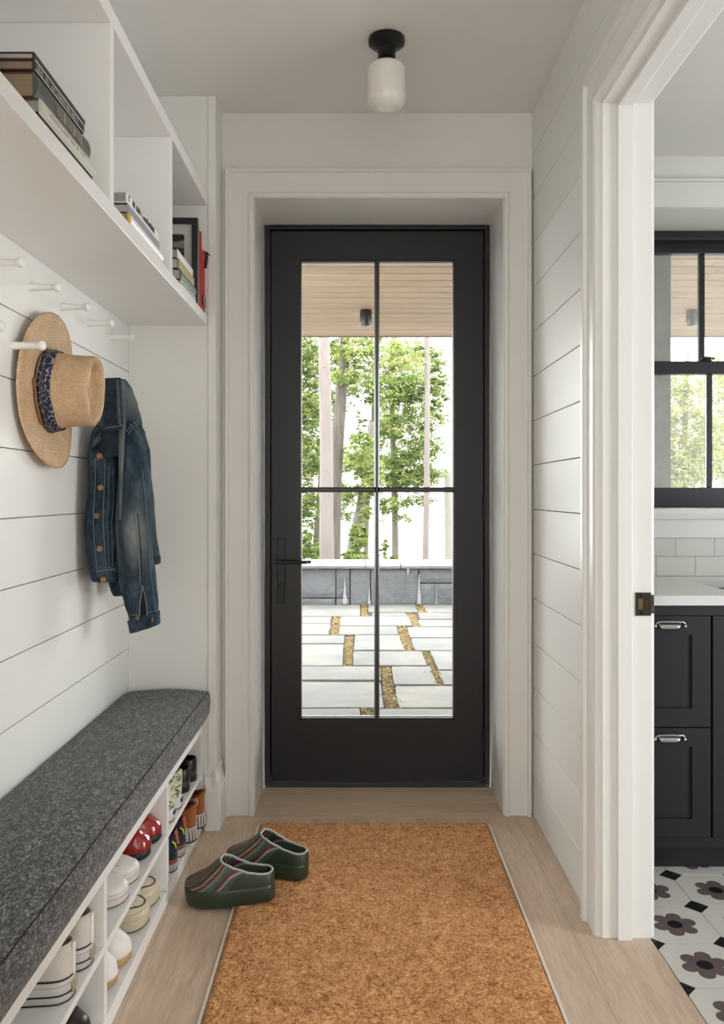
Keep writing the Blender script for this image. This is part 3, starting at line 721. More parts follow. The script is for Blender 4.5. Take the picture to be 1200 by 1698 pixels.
# trees
bark_pale = M('pale_bark', (.165, .138, .130), .85, var=(.12, .098, .092), nscale=6, stretch=(1, 1, .25), bump=(18, .7, .02))
bark_dark = M('furrowed_bark', (.045, .036, .028), .9, var=(.10, .085, .07), nscale=9, stretch=(2, 2, .22), bump=(16, 1, .05))
bark_mid = M('grey_bark', (.13, .115, .10), .9, var=(.09, .08, .065), nscale=7, stretch=(1, 1, .3), bump=(20, .8, .02))
knot_m = M('bark_knot', (.10, .075, .06), .9)
def leafmat(name, c, tc_):
    m = bpy.data.materials.new(name); m.use_nodes = True; nt = m.node_tree; nt.nodes.clear()
    out = node(nt, 'ShaderNodeOutputMaterial'); mix = node(nt, 'ShaderNodeMixShader', inp={0: .42})
    d = node(nt, 'ShaderNodeBsdfDiffuse', inp={'Color': rgba(c)}); t = node(nt, 'ShaderNodeBsdfTranslucent', inp={'Color': rgba(tc_)})
    lk(nt, d.outputs[0], mix.inputs[1]); lk(nt, t.outputs[0], mix.inputs[2]); lk(nt, mix.outputs[0], out.inputs[0]); return m
leafs = [leafmat('leaf_fresh', (.20, .25, .075), (.27, .33, .08)), leafmat('leaf_mid', (.12, .175, .055), (.17, .24, .06)), leafmat('leaf_yellow', (.32, .32, .15), (.38, .38, .16)), leafmat('leaf_dark', (.06, .10, .04), (.09, .14, .045))]  # four leaf tones, mixed at random
def tpath(pts):      # (u, v, Y) pixel anchors to world, resampled smoothly
    W_ = [P(*p) for p in pts]; out = []
    for i in range(len(W_)-1):
        for k in range(6):
            t = k/6; p0 = W_[max(i-1, 0)]; p1 = W_[i]; p2 = W_[i+1]; p3 = W_[min(i+2, len(W_)-1)]
            out.append(.5*((2*p1)+(-p0+p2)*t+(2*p0-5*p1+4*p2-p3)*t*t+(-p0+3*p1-3*p2+p3)*t**3))
    out.append(W_[-1]); return out
def trunk_mesh(path, r0, r1, n=14, rough=.08):
    g = G(); k = len(path); R = []
    for i, p in enumerate(path):
        r = r0+(r1-r0)*i/(k-1); R.append([(p.x+math.cos(a)*r*(1+rough*noise.noise(Vector((math.cos(a)*2, math.sin(a)*2, p.z*2)))), p.y+math.sin(a)*r*(1+rough*noise.noise(Vector((math.cos(a)*2+9, math.sin(a)*2, p.z*2)))), p.z) for a in [2*PI*j/n for j in range(n)]])
    g.rings(R); return g
def leaves(g, c, rx, ry, rz, n, size, mats_w):
    """flat drifting sprays of leaves inside an ellipsoid"""
    ns = max(1, n//26)
    for s_ in range(ns):
        while True:
            p = Vector((random.uniform(-1, 1), random.uniform(-1, 1), random.uniform(-1, 1)))
            if p.length < 1: break
        q = Vector((c[0]+p.x*rx, c[1]+p.y*ry, c[2]+p.z*rz)); da = random.uniform(0, 2*PI); L = random.uniform(.35, .9)*min(1, rx)
        dr_ = Vector((math.cos(da), math.sin(da), random.uniform(-.35, .1)))
        mi0 = random.choices((0, 1, 2, 3), mats_w)[0]
        for k in range(26):
            t = random.random(); w_ = (1-t*.6)*L*.38
            pos = q+dr_*L*t+Vector((-dr_.y, dr_.x, 0))*random.uniform(-w_, w_)+Vector((0, 0, random.uniform(-.22, .16)*L))
            a = random.uniform(0, 2*PI); s2 = size*random.uniform(.42, .95); tx = random.uniform(-1.3, 1.3); ty = random.uniform(-1.6, 1.6)
            ex = Vector((math.cos(a), math.sin(a), tx*.6)); ey = Vector((-math.sin(a), math.cos(a), ty*.9)).normalized()*.62
            g.add([pos-ex*s2*.5, pos+ey*s2*.5, pos+ex*s2*.5, pos-ey*s2*.5], [(0, 1, 2, 3)], mi=mi0 if random.random() < .7 else random.choices((0, 1, 2, 3), mats_w)[0])
def tree(label, pts, r0, r1, bark, clusters=(), branches=(), knots=(), leafsize=.085, w=(5, 3, 2, 2), ivy=None, rough=.08, group=None):
    path = tpath(pts); base = path[-1] if path[-1].z < path[0].z else path[0]
    t = empty('tree', base, label, 'tree', group)
    if path[0].z > path[-1].z: path = path[::-1]
    obj('trunk', trunk_mesh(path, r0, r1, rough=rough), bark, t, smooth=True)
    for (bp, ra, rb) in branches:
        obj('branch', trunk_mesh(tpath(bp), ra, rb, 8), bark, t, smooth=True)
    if knots:
        g = G()
        for (u, v, Y, s_) in knots:
            p = P(u, v, Y-.03); g.lathe([(0, 0), (s_*.8, .004), (s_, .012), (s_*1.1, .03)], 8, (p.x, p.y, p.z), 'y', sy=.7)
        obj('knots', g, knot_m, t, smooth=True, kind='stuff')
    if clusters:
        g = G()
        for (u, v, Y, ru, rv, dens) in clusters:
            c = P(u, v, Y); s_ = Y/F; rx, rz_ = ru*s_, rv*s_
            leaves(g, c, rx, .6, rz_, int(dens*ru*rv*2.6), leafsize, w)
        obj('foliage', g, leafs, t, kind='stuff')
    return t
tree('thick pale trunk nearest the terrace wall, seen in the left panes of the door', [(536, 500, 13), (538, 620, 13), (541, 740, 13), (541, 860, 13), (543, 1000, 13), (543, 1060, 13)], .125, .085, bark_pale,
     knots=[(552, 651, 12.89, .016), (553, 663, 12.89, .013), (548, 612, 12.9, .012), (537, 608, 12.9, .01), (554, 689, 12.9, .01)], rough=.05)
tree('dark furrowed trunk leaning right behind the thick pale trunk', [(572, 500, 16), (571, 600, 16), (565, 660, 16), (559, 740, 16), (554, 830, 16), (550, 1060, 16)], .15, .085, bark_dark,
     clusters=[(575, 625, 15.6, 26, 12, 1.6), (600, 590, 15.6, 30, 22, 1.2), (565, 580, 16, 22, 20, 1.0), (610, 560, 16, 30, 16, .9), (600, 745, 15.8, 24, 30, 1.2)],
     branches=[([(571, 630, 16), (590, 612, 15.8), (615, 618, 15.6), (640, 622, 15.5)], .028, .008), ([(560, 690, 16), (585, 668, 15.8), (598, 700, 15.8)], .018, .005)], w=(5, 2, 4, 1), group=None)
tree('slender pale trunk standing alone in the right panes of the door', [(706, 500, 15), (708, 600, 15), (708, 720, 15), (707, 830, 15), (705, 940, 15), (705, 1060, 15)], .062, .042, bark_pale,
     branches=[([(707, 604, 15), (690, 597, 14.8), (662, 588, 14.6), (640, 590, 14.5)], .018, .005), ([(707, 636, 15), (684, 634, 14.8), (655, 626, 14.6), (636, 620, 14.6)], .016, .004),
               ([(708, 606, 15), (728, 610, 15), (736, 625, 15)], .016, .006), ([(708, 585, 15), (726, 580, 15), (738, 598, 15)], .010, .004), ([(707, 700, 15), (716, 692, 15), (722, 704, 15)], .008, .003)],
     clusters=[(655, 575, 14.6, 22, 14, .8), (675, 600, 14.8, 30, 14, .8)], w=(3, 1, 6, 0))
tree('ivy-covered trunk leaning behind the left panes just above the stone wall', [(618, 700, 18), (610, 780, 18), (602, 830, 18), (592, 880, 18), (584, 930, 18), (578, 1050, 18)], .17, .10, bark_mid,
     clusters=[(605, 840, 17.7, 8, 26, 3.0), (594, 890, 17.7, 12, 26, 3.4), (586, 925, 17.6, 18, 16, 3.4), (610, 800, 17.8, 20, 26, 1.8), (575, 815, 18, 24, 14, 1.6), (596, 770, 18, 28, 22, 1.5)], w=(6, 3, 3, 1), leafsize=.095)
tree('thin grey trunk low behind the thick pale trunk, far left of the door glass', [(540, 700, 20), (533, 800, 20), (528, 870, 20), (524, 930, 20), (520, 1040, 20)], .12, .08, bark_mid,
     clusters=[(505, 600, 19.5, 30, 46, 1.5), (508, 680, 19.5, 28, 46, 1.7), (510, 760, 19.5, 26, 44, 1.7), (506, 840, 19.5, 22, 40, 1.7), (503, 905, 19.4, 20, 28, 2.2), (524, 915, 19.2, 14, 14, 1.8), (545, 590, 20, 30, 30, 1.2)], w=(5, 4, 2, 2), leafsize=.10)
tree('leafy tree with a grey trunk filling the right panes above the lake', [(652, 560, 22), (650, 660, 22), (652, 760, 22), (654, 820, 22), (656, 1000, 22)], .09, .07, bark_mid,
     branches=[([(650, 750, 22), (668, 742, 21.6), (690, 738, 21.4)], .03, .01), ([(640, 800, 22), (655, 790, 21.6), (672, 786, 21.4)], .03, .01), ([(652, 650, 22), (670, 640, 21.5), (700, 650, 21.2)], .03, .01)],
     clusters=[(690, 640, 21.4, 42, 26, 1.3), (655, 650, 21.4, 34, 30, 1.3), (700, 690, 21.4, 36, 26, 1.3), (650, 705, 21.2, 30, 26, 1.3), (700, 740, 21.2, 34, 24, 1.5), (660, 770, 21.2, 34, 28, 1.7), (705, 785, 21.2, 30, 18, 1.7), (668, 800, 21.2, 36, 14, 1.7), (725, 650, 21.6, 14, 50, 1.0), (645, 835, 21.0, 26, 16, 1.1), (690, 828, 21.2, 32, 10, .9), (660, 860, 21.0, 26, 10, .35), (636, 915, 20.8, 10, 22, 1.0), (648, 925, 20.6, 16, 8, 1.0), (720, 600, 21.6, 20, 30, .6), (650, 600, 22, 30, 34, 1.0), (690, 590, 22, 34, 30, .8)], w=(6, 4, 2, 2), leafsize=.105)
tree('leafy young tree in the middle of the door glass behind the muntin', [(620, 600, 24), (618, 700, 24), (612, 800, 24), (607, 900, 24), (606, 1040, 24)], .07, .05, bark_mid,
     clusters=[(600, 700, 23.6, 10, 20, .8), (625, 640, 23.6, 20, 36, 1.2), (620, 775, 23.6, 22, 32, 1.5), (628, 720, 23.6, 14, 34, 1.3), (590, 640, 23.8, 26, 20, 1.0), (545, 760, 24, 34, 40, 1.3), (560, 840, 24, 30, 28, 1.0), (545, 660, 24, 34, 50, 1.0)], w=(5, 4, 2, 3), leafsize=.11)
tree('pale washed-out trunk at the right edge of the door glass beyond the lake shore', [(744, 780, 24), (745, 850, 24), (746, 920, 24), (746, 1030, 24)], .17, .14, M('far_pale_bark', (.24, .22, .205), .9, bump=(12, .5, .03)))  # bark a little paler than the other trunks
# trees seen hazily in the side window
for (u, v, Y, ru, rv, lab) in ((1135, 720, 17, 50, 90, 'sparse yellow-green tree seen hazily through the left lower window pane'), (1215, 700, 20.5, 50, 110, 'sparse yellow-green tree seen hazily at the right edge of the window')):
    tree(lab, [(u+5, v-140, Y), (u, v, Y), (u-3, v+250, Y)], .08, .04, bark_pale, clusters=[(u, v, Y, ru, rv, .55), (u-10, v+60, Y, ru, rv*.5, .5), (u+10, v-90, Y, ru, rv*.4, .3)], w=(2, 0, 6, 0), leafsize=.11)

# ================================================================ HALL THINGS
# coir mat
def mat_mesh():
    x0, x1, y0, y1 = -.357, .468, .75, 3.004
    g = G(); nx, ny = 150, 400; vs, fs = [], []
    for i in range(ny+1):
        for j in range(nx+1):
            x = x0+.004+(x1-x0-.008)*j/nx; y = y0+(y1-y0)*i/ny
            e = min(1, min(j, nx-j)/2, min(i, ny-i)/2)
            vs.append((x, y, .004+.011*e+e*(.0022*noise.noise(Vector((x*90, y*90, 0)))+.0012*noise.noise(Vector((x*14, y*20, 3)))+random.uniform(-.0012, .0012))))
    for i in range(ny):
        for j in range(nx): a = i*(nx+1)+j; fs.append((a, a+1, a+nx+2, a+nx+1))
    return g.add(vs, fs)
def coir_mat():
    m, nt, b = newmat('coir'); b.inputs['Roughness'].default_value = .95; b.inputs['Specular IOR Level'].default_value = .1
    tcn = node(nt, 'ShaderNodeTexCoord')
    n1 = node(nt, 'ShaderNodeTexNoise', inp={'Scale': 160, 'Detail': 3}); lk(nt, tcn.outputs['Object'], n1.inputs['Vector'])
    n2 = node(nt, 'ShaderNodeTexNoise', inp={'Scale': 38, 'Detail': 5, 'Roughness': .75}); lk(nt, tcn.outputs['Object'], n2.inputs['Vector'])
    ad = node(nt, 'ShaderNodeMath', operation='MULTIPLY_ADD', inp={1: .55}); lk(nt, n1.outputs[0], ad.inputs[0])
    m2 = node(nt, 'ShaderNodeMath', operation='MULTIPLY', inp={1: .45}); lk(nt, n2.outputs[0], m2.inputs[0]); lk(nt, m2.outputs[0], ad.inputs[2])
    r = node(nt, 'ShaderNodeValToRGB'); e = r.color_ramp.elements; e[0].position = .36; e[1].position = .64
    e[0].color = (.24, .088, .03, 1); e[1].color = (.84, .49, .25, 1); x = e.new(.5); x.color = (.58, .285, .12, 1); lk(nt, ad.outputs[0], r.inputs[0]); lk(nt, r.outputs[0], b.inputs['Base Color'])
    bp = node(nt, 'ShaderNodeBump', inp={'Strength': .9, 'Distance': .003}); lk(nt, ad.outputs[0], bp.inputs['Height']); lk(nt, bp.outputs[0], b.inputs['Normal'])
    return m
coir = coir_mat()
mt = empty('doormat', (.055, 1.9, 0), 'long orange-brown coir mat on the oak floor leading to the door', 'mat')
obj('coir_pile', mat_mesh(), coir, mt, smooth=True)
edge_m = M('mat_selvage', (.74, .68, .60), .8)
g = G()
obj('selvage', G().box(-.3625, -.3545, .75, 3.0, .0005, .0075), edge_m, mt, bev=.001, seg=1)
obj('selvage', G().box(.4655, .4735, .75, 3.0, .0005, .0075), edge_m, mt, bev=.001, seg=1)
g = G(); fib = [M('coir_fibre', (.86, .50, .25), .9), M('coir_fibre_dark', (.18, .065, .022), .95)]
for k in range(52000):
    y = 1.7+(3.0-1.7)*random.random(); x = random.uniform(-.350, .462); a = random.uniform(0, 2*PI); l_ = random.uniform(.004, .009); w_ = .0007
    dx, dy, dz = math.cos(a)*l_*.7, math.sin(a)*l_*.7, l_*random.uniform(.3, .9); z = .0125
    g.add([(x-math.sin(a)*w_, y+math.cos(a)*w_, z), (x+math.sin(a)*w_, y-math.cos(a)*w_, z), (x+dx, y+dy, z+dz)], [(0, 1, 2)], mi=0 if random.random() < .55 else 1)
obj('coir_tufts', g, fib, mt, kind='stuff')

# ceiling lamp
lx, ly = .088, 2.605
lt = empty('ceiling_lamp', (lx, ly, ZC), 'small ceiling lamp with black canopy and white opal glass shade', 'lamp')
obj('canopy', G().lathe([(.052, ZC-.0005), (.0565, ZC-.003), (.0575, ZC-.012), (.0565, ZC-.018), (.050, ZC-.022), (.046, ZC-.026), (.036, ZC-.030), (.030, ZC-.036), (.0275, ZC-.050), (.0275, ZC-.060), (.031, ZC-.070), (.039, ZC-.078), (.0425, ZC-.084), (.0425, ZC-.090), (.040, ZC-.091)], 40, (lx, ly, 0)), black_metal, lt, smooth=True, auto=30)
g = G()
for a in (.6, 2.7, 4.8):
    obj('set_screw', G().tube([(lx+.038*math.cos(a), ly+.038*math.sin(a), ZC-.084), (lx+.050*math.cos(a), ly+.050*math.sin(a), ZC-.084)], .0035, 8), black_metal, lt, smooth=True, auto=40)
z0, z1, r_ = ZC-.083, ZC-.224, .061
shade = [(.0, ZC-.079), (.034, ZC-.080), (.036, z0)]
shade += [(.036+(r_-.036)*math.sin(PI/2*i/8)**.8, z0-.024*(1-math.cos(PI/2*i/8)**.8)) for i in range(1, 9)]+[(r_, z1+.046)]+[(r_*math.cos(PI/2*i/12)**.8 if i < 12 else 0, z1+.046-.046*math.sin(PI/2*i/12)**.8) for i in range(1, 13)]
obj('glass_shade', G().lathe(shade, 48, (lx, ly, 0), cap=(True, False)), opal, lt, smooth=True)

# cubby shelf unit on the left wall
XF = -.537
cs = empty('wall_shelf_unit', (-.68, 1.6, 1.79), 'white painted cubby shelf unit on the left wall above the pegs', 'shelf')
obj('bottom_board', G().box(XL+.0005, XF, -.35, YEND-.0005, 1.795, 1.830), shelf_paint, cs, bev=.0015)
obj('top_board', G().box(XL+.0005, XF, -.35, YEND-.0005, 2.220, 2.257), shelf_paint, cs, bev=.0015)
obj('back_panel', G().box(XL+.0005, XL+.010, -.35, YEND-.0005, 1.8302, 2.2198), shelf_paint, cs)
for y in (-.338, .08, .66, 1.238, 1.8275, 2.407):
    obj('divider', G().box(XL+.0102, XF-.001, y-.012, y+.012, 1.8302, 2.2198), shelf_paint, cs, bev=.0012)
obj('divider', G().box(XL+.0102, XF-.001, YEND-.014, YEND-.001, 1.8302, 2.2198), shelf_paint, cs, bev=.0012)

# shoe bench
XBF = -.555
sb = empty('shoe_bench', (-.68, 1.6, 0), 'long white built-in bench with open shoe cubbies along the left wall', 'bench')
obj('seat_board', G().box(XL+.0005, XBF-.0, -.35, YEND-.0065, .385, .405), shelf_paint, sb, bev=.001)
obj('apron', G().box(XBF-.020, XBF, -.35, YEND-.0065, .349, .3845), shelf_paint, sb, bev=.0012)
obj('middle_shelf', G().box(XL+.0005, XBF-.001, -.35, YEND-.0065, .187, .204), shelf_paint, sb, bev=.0012)
obj('bottom_shelf', G().box(XL+.0005, XBF, -.35, YEND-.0065, .001, .040), shelf_paint, sb, bev=.0015)
obj('back_panel', G().box(XL+.0005, XL+.008, -.35, YEND-.0065, .0405, .3845), shelf_paint, sb)
for y in (-.339, .10, .66, 1.245, 1.838, 2.438, YEND-.016):
    hw = .010 if y < 2.9 else .0095
    obj('divider', G().box(XL+.0082, XBF-.0005, y-hw, y+hw, .0402, .1868), shelf_paint, sb, bev=.001)
    obj('divider', G().box(XL+.0082, XBF-.0005, y-hw, y+hw, .2042, .3488), shelf_paint, sb, bev=.001)

# bench cushion
def felt():
    m, nt, b = newmat('grey_wool'); b.inputs['Roughness'].default_value = .95; b.inputs['Sheen Weight'].default_value = .15; b.inputs['Specular IOR Level'].default_value = .15
    tcn = node(nt, 'ShaderNodeTexCoord')
    mp = node(nt, 'ShaderNodeMapping'); mp.inputs['Rotation'].default_value = (0, 0, .6); mp.inputs['Scale'].default_value = (1, .45, 1); lk(nt, tcn.outputs['Object'], mp.inputs[0])
    n1 = node(nt, 'ShaderNodeTexNoise', inp={'Scale': 235, 'Detail': 3, 'Roughness': .7}); lk(nt, mp.outputs[0], n1.inputs['Vector'])
    n2 = node(nt, 'ShaderNodeTexNoise', inp={'Scale': 60, 'Detail': 4, 'Roughness': .7}); lk(nt, mp.outputs[0], n2.inputs['Vector'])
    ad = node(nt, 'ShaderNodeMath', operation='MULTIPLY_ADD', inp={1: .7}); lk(nt, n1.outputs[0], ad.inputs[0])
    m2 = node(nt, 'ShaderNodeMath', operation='MULTIPLY', inp={1: .3}); lk(nt, n2.outputs[0], m2.inputs[0]); lk(nt, m2.outputs[0], ad.inputs[2])
    r = node(nt, 'ShaderNodeValToRGB'); e = r.color_ramp.elements; e[0].position = .38; e[1].position = .66
    e[0].color = (.018, .018, .019, 1); e[1].color = (.32, .32, .325, 1); x = e.new(.5); x.color = (.07, .07, .072, 1); lk(nt, ad.outputs[0], r.inputs[0]); lk(nt, r.outputs[0], b.inputs['Base Color'])
    bp = node(nt, 'ShaderNodeBump', inp={'Strength': .5, 'Distance': .001}); lk(nt, ad.outputs[0], bp.inputs['Height']); lk(nt, bp.outputs[0], b.inputs['Normal'])
    return m
wool = felt()
bc = empty('bench_cushion', (-.68, 1.6, .405), 'long charcoal wool cushion with welted edge on the shoe bench', 'cushion')
zc0, zc1 = .406, .499; xa, xb = XL+.004, -.527
R = []; n = 90
for i in range(n+1):
    y = -.35+(YEND-.008+.35)*i/n; e = max(0, (y-(YEND-.05))/.042); k = (1-e**3*.12)
    wv_ = .0015*noise.noise(Vector((0, y*5, 0))); pts = []
    prof_ = [(xa, zc0), (xa-.0, zc0+.03), (xa, zc1-.004), (xa+.02, zc1+.004)]
    for j in range(9): t = j/8; pts.append((xa+.02+(xb-.012-xa-.02)*t, zc1+.004+.008*math.sin(PI*t)*(1-e*.5)+.002*noise.noise(Vector((t*3, y*4, 1)))))
    pts = [(xa, zc0), (xa, zc1-.004)]+pts+[(xb+wv_-.003, zc1+.001), (xb+wv_, zc1-.005), (xb+wv_+.004, zc0+.05), (xb+wv_+.003, zc0+.025), (xb+wv_-.004, zc0+.003), (xb-.02, zc0)]
    if e > 0: pts = [(xa+(px-xa)*(1-.06*e**4), zc0+(pz-zc0)*(1-.12*e**4)) for px, pz in pts]
    R.append([(px, y, pz) for px, pz in pts])
obj('cushion_body', G().rings(R), wool, bc, smooth=True, auto=60)
dark_wool = M('welt_dark', (.012, .012, .012), .95)  # near-black colour of the cushion seams
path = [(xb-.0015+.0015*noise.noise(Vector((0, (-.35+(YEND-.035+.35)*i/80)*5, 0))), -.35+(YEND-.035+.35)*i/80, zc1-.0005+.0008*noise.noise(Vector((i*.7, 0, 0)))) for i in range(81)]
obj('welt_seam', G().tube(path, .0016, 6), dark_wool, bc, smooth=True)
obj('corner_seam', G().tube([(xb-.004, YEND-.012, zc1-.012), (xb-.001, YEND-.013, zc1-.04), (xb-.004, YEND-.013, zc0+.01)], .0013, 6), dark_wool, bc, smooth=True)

# pegs
def peg_mesh():
    return G().lathe([(.0105, 0), (.0105, .004), (.0095, .006), (.0085, .03), (.0072, .058), (.0075, .062), (.0110, .067), (.0118, .071), (.0112, .0755), (.008, .0785), (0, .0795)], 20, axis='x')
peg_src = None
order = ['first', 'second', 'third', 'fourth', 'fifth']
upl = ['white wooden peg of the upper row, nearest the camera at the left edge', 'white wooden peg of the upper row, second from the left', 'white wooden peg of the upper row directly right above the straw hat', 'white wooden peg of the upper row, second from the wing wall', 'white wooden peg of the upper row closest to the wing wall']
lol = ['white wooden peg of the lower row, only its knob in view at the left edge', 'white wooden peg of the lower row passing in front of the hat brim', 'white wooden peg inside the crown of the straw hat', 'white wooden peg hidden between the hat crown and the jacket', 'white wooden peg the denim jacket hangs on']
for k in range(10):
    if k < 5: Y, Z, lab = 1.851+.2275*k, 1.708+.0015*k, upl[k]
    else: Y, Z, lab = 1.747+.2305*(k-5), 1.546, lol[k-5]
    if peg_src is None:
        peg_src = empty('coat_peg', (XL+.0002, Y, Z), lab, 'coat peg', 'white wooden pegs on the left wall'); obj('peg_shaft', peg_mesh(), trim_paint, peg_src, smooth=True, auto=50, local=True)
    else:
        c = copy_tree(peg_src); c.location = (XL+.0002, Y, Z); c['label'] = lab
# ================================================================ HAT
straw_bump = None
def straw_mat(nm='woven_straw', wt='RINGS'):
    m, nt, b = newmat(nm); b.inputs['Roughness'].default_value = .6
    tcn = node(nt, 'ShaderNodeTexCoord')
    w1 = node(nt, 'ShaderNodeTexWave', wave_type=wt, rings_direction='X', bands_direction='X', inp={'Scale': 60 if wt == 'RINGS' else 85, 'Distortion': 3 if wt == 'RINGS' else .6, 'Detail': 2, 'Detail Scale': 3}); lk(nt, tcn.outputs['Object'], w1.inputs['Vector'])
    n1 = node(nt, 'ShaderNodeTexNoise', inp={'Scale': 240, 'Detail': 2}); lk(nt, tcn.outputs['Object'], n1.inputs['Vector'])
    n2 = node(nt, 'ShaderNodeTexNoise', inp={'Scale': 25, 'Detail': 4}); lk(nt, tcn.outputs['Object'], n2.inputs['Vector'])
    a1 = node(nt, 'ShaderNodeMath', operation='MULTIPLY_ADD', inp={1: .35}); lk(nt, w1.outputs['Fac'], a1.inputs[0])
    a2 = node(nt, 'ShaderNodeMath', operation='MULTIPLY_ADD', inp={1: .45}); lk(nt, n1.outputs[0], a2.inputs[0])
    a3 = node(nt, 'ShaderNodeMath', operation='MULTIPLY', inp={1: .3}); lk(nt, n2.outputs[0], a3.inputs[0]); lk(nt, a3.outputs[0], a2.inputs[2]); lk(nt, a2.outputs[0], a1.inputs[2])
    r = node(nt, 'ShaderNodeValToRGB'); e = r.color_ramp.elements; e[0].position = .32; e[1].position = .72
    e[0].color = (.27, .16, .088, 1); e[1].color = (.70, .50, .31, 1); x = e.new(.5); x.color = (.47, .305, .175, 1)
    lk(nt, a1.outputs[0], r.inputs[0]); lk(nt, r.outputs[0], b.inputs['Base Color'])
    bp = node(nt, 'ShaderNodeBump', inp={'Strength': .7, 'Distance': .0015}); lk(nt, a1.outputs[0], bp.inputs['Height']); lk(nt, bp.outputs[0], b.inputs['Normal'])
    return m
straw = straw_mat(); straw_c = straw_mat('woven_straw_crown', 'BANDS')
HC = Vector((-.808, 2.165, 1.462))
hat = empty('straw_hat', HC, 'tan woven straw hat with a navy patterned band hanging on the left wall pegs', 'hat')
# local frame: x axis out of the wall, (y, z) in the wall plane; a = angle from +z (up)
def hatpt(r, a, h, oval=1.0):
    return (HC.x+h, HC.y+r*math.sin(a)*oval, HC.z+r*math.cos(a))
RB = .199
def crown_r(h):        # outer radius at height h above the brim
    t = max(0, min(1, h/.118)); return .105-.015*t-.004*math.sin(PI*t)
N = 72
R = []
for k in range(15):      # brim, outer to inner
    t = k/14; r = RB+(.107-RB)*t; ring = []
    for j in range(N):
        a = 2*PI*j/N; lift = (1-t)**1.4*(.011*math.cos(2*a)+.006-.003*math.cos(3*a+1)); ring.append(hatpt(r*(1+.006*math.sin(3*a)), a, .006+max(-.004, lift)+.004*math.sin(PI*t), 1-.02*(1-t)))
    R.append(ring)
g = G(); g.rings(R, cap=(False, False)); obj('brim', g, straw, hat, smooth=True, solid=.0022)
g = G(); g.tube([hatpt(RB*(1+.006*math.sin(3*a)), a, .0052+max(-.004, .011*math.cos(2*a)+.006-.003*math.cos(3*a+1)), .98) for a in [2*PI*j/N for j in range(N)]], .0024, 6, closed=True); obj('brim_edge', g, straw, hat, smooth=True)
R = []
def ovl(t): return .90-.06*t
for h in (.002, .010, .022, .034, .048, .064, .080, .095, .107, .114):
    R.append([hatpt(crown_r(h)*(1-.02*max(0, h-.03)/.1*abs(math.sin(2*(2*PI*j/N)))), 2*PI*j/N, .006+h, ovl(h/.118)) for j in range(N)])
# rolled rim of the crown, then the pinched dent
def top(fr, hh):
    ring = []
    for j in range(N):
        a = 2*PI*j/N; r = crown_r(.118)*fr
        ring.append(hatpt(r*(1 if fr > .9 else 1-.06*abs(math.sin(a))), a, .006+hh+.004*math.cos(a)*(1 if fr > .5 else .3), ovl(1)))
    return ring
for fr, hh in ((.985, .1195), (.95, .1235), (.90, .1240), (.85, .1205), (.80, .104), (.74, .086), (.60, .080), (.40, .086), (.2, .093), (.04, .095)): R.append(top(fr, hh))
g = G(); g.rings(R, cap=(False, True)); obj('crown', g, straw_c, hat, smooth=True)
def bandmat():
    m, nt, b = newmat('patterned_navy_band'); b.inputs['Roughness'].default_value = .8
    tcn = node(nt, 'ShaderNodeTexCoord')
    v = node(nt, 'ShaderNodeTexVoronoi', feature='DISTANCE_TO_EDGE', inp={'Scale': 95}); lk(nt, tcn.outputs['Object'], v.inputs['Vector'])
    n = node(nt, 'ShaderNodeTexNoise', inp={'Scale': 160, 'Detail': 2}); lk(nt, tcn.outputs['Object'], n.inputs['Vector'])
    lt_ = node(nt, 'ShaderNodeMath', operation='LESS_THAN', inp={1: .09}); lk(nt, v.outputs['Distance'], lt_.inputs[0])
    gt = node(nt, 'ShaderNodeMath', operation='GREATER_THAN', inp={1: .52}); lk(nt, n.outputs[0], gt.inputs[0])
    ml = node(nt, 'ShaderNodeMath', operation='MULTIPLY'); lk(nt, lt_.outputs[0], ml.inputs[0]); lk(nt, gt.outputs[0], ml.inputs[1])
    mx = node(nt, 'ShaderNodeMix', data_type='RGBA'); lk(nt, ml.outputs[0], mx.inputs[0]); mx.inputs[6].default_value = (.008, .010, .028, 1); mx.inputs[7].default_value = (.28, .29, .36, 1)
    lk(nt, mx.outputs[2], b.inputs['Base Color']); return m
g = G(); R = []
for h in (.005, .007, .020, .033, .036):
    R.append([hatpt(crown_r(h)+(.0045 if .006 < h < .034 else .0015)+.0008*math.sin(9*2*PI*j/N), 2*PI*j/N, .006+h+.0015*math.sin(5*2*PI*j/N), ovl(h/.118)) for j in range(N)])
g.rings(R, cap=(False, False)); hb = obj('hat_band', g, bandmat(), hat, smooth=True)
fold = M('band_fold_line', (.22, .21, .2), .8)
for hh in (.013, .0175):
    g = G(); g.tube([hatpt(crown_r(hh)+.0050+.0006*math.sin(9*a), a, .006+hh+.0012*math.sin(4*a), ovl(hh/.118)) for a in [2*PI*j/N for j in range(N)]], .0006, 5, closed=True); obj('band_fold', g, fold, hat, smooth=True)
leather = M('tan_leather', (.26, .085, .03), .5)
g = G()
A0 = PI*1.52; pts = [hatpt(.121, A0+.08, .0135), hatpt(.120, A0-.02, .014)]+[hatpt(.1165-.0*k, A0-.12-.14*k, .0135-.0000*k, .96) for k in range(7)]
g.tube(pts, [.0030]*len(pts), 8); obj('leather_cord', g, leather, hat, smooth=True)

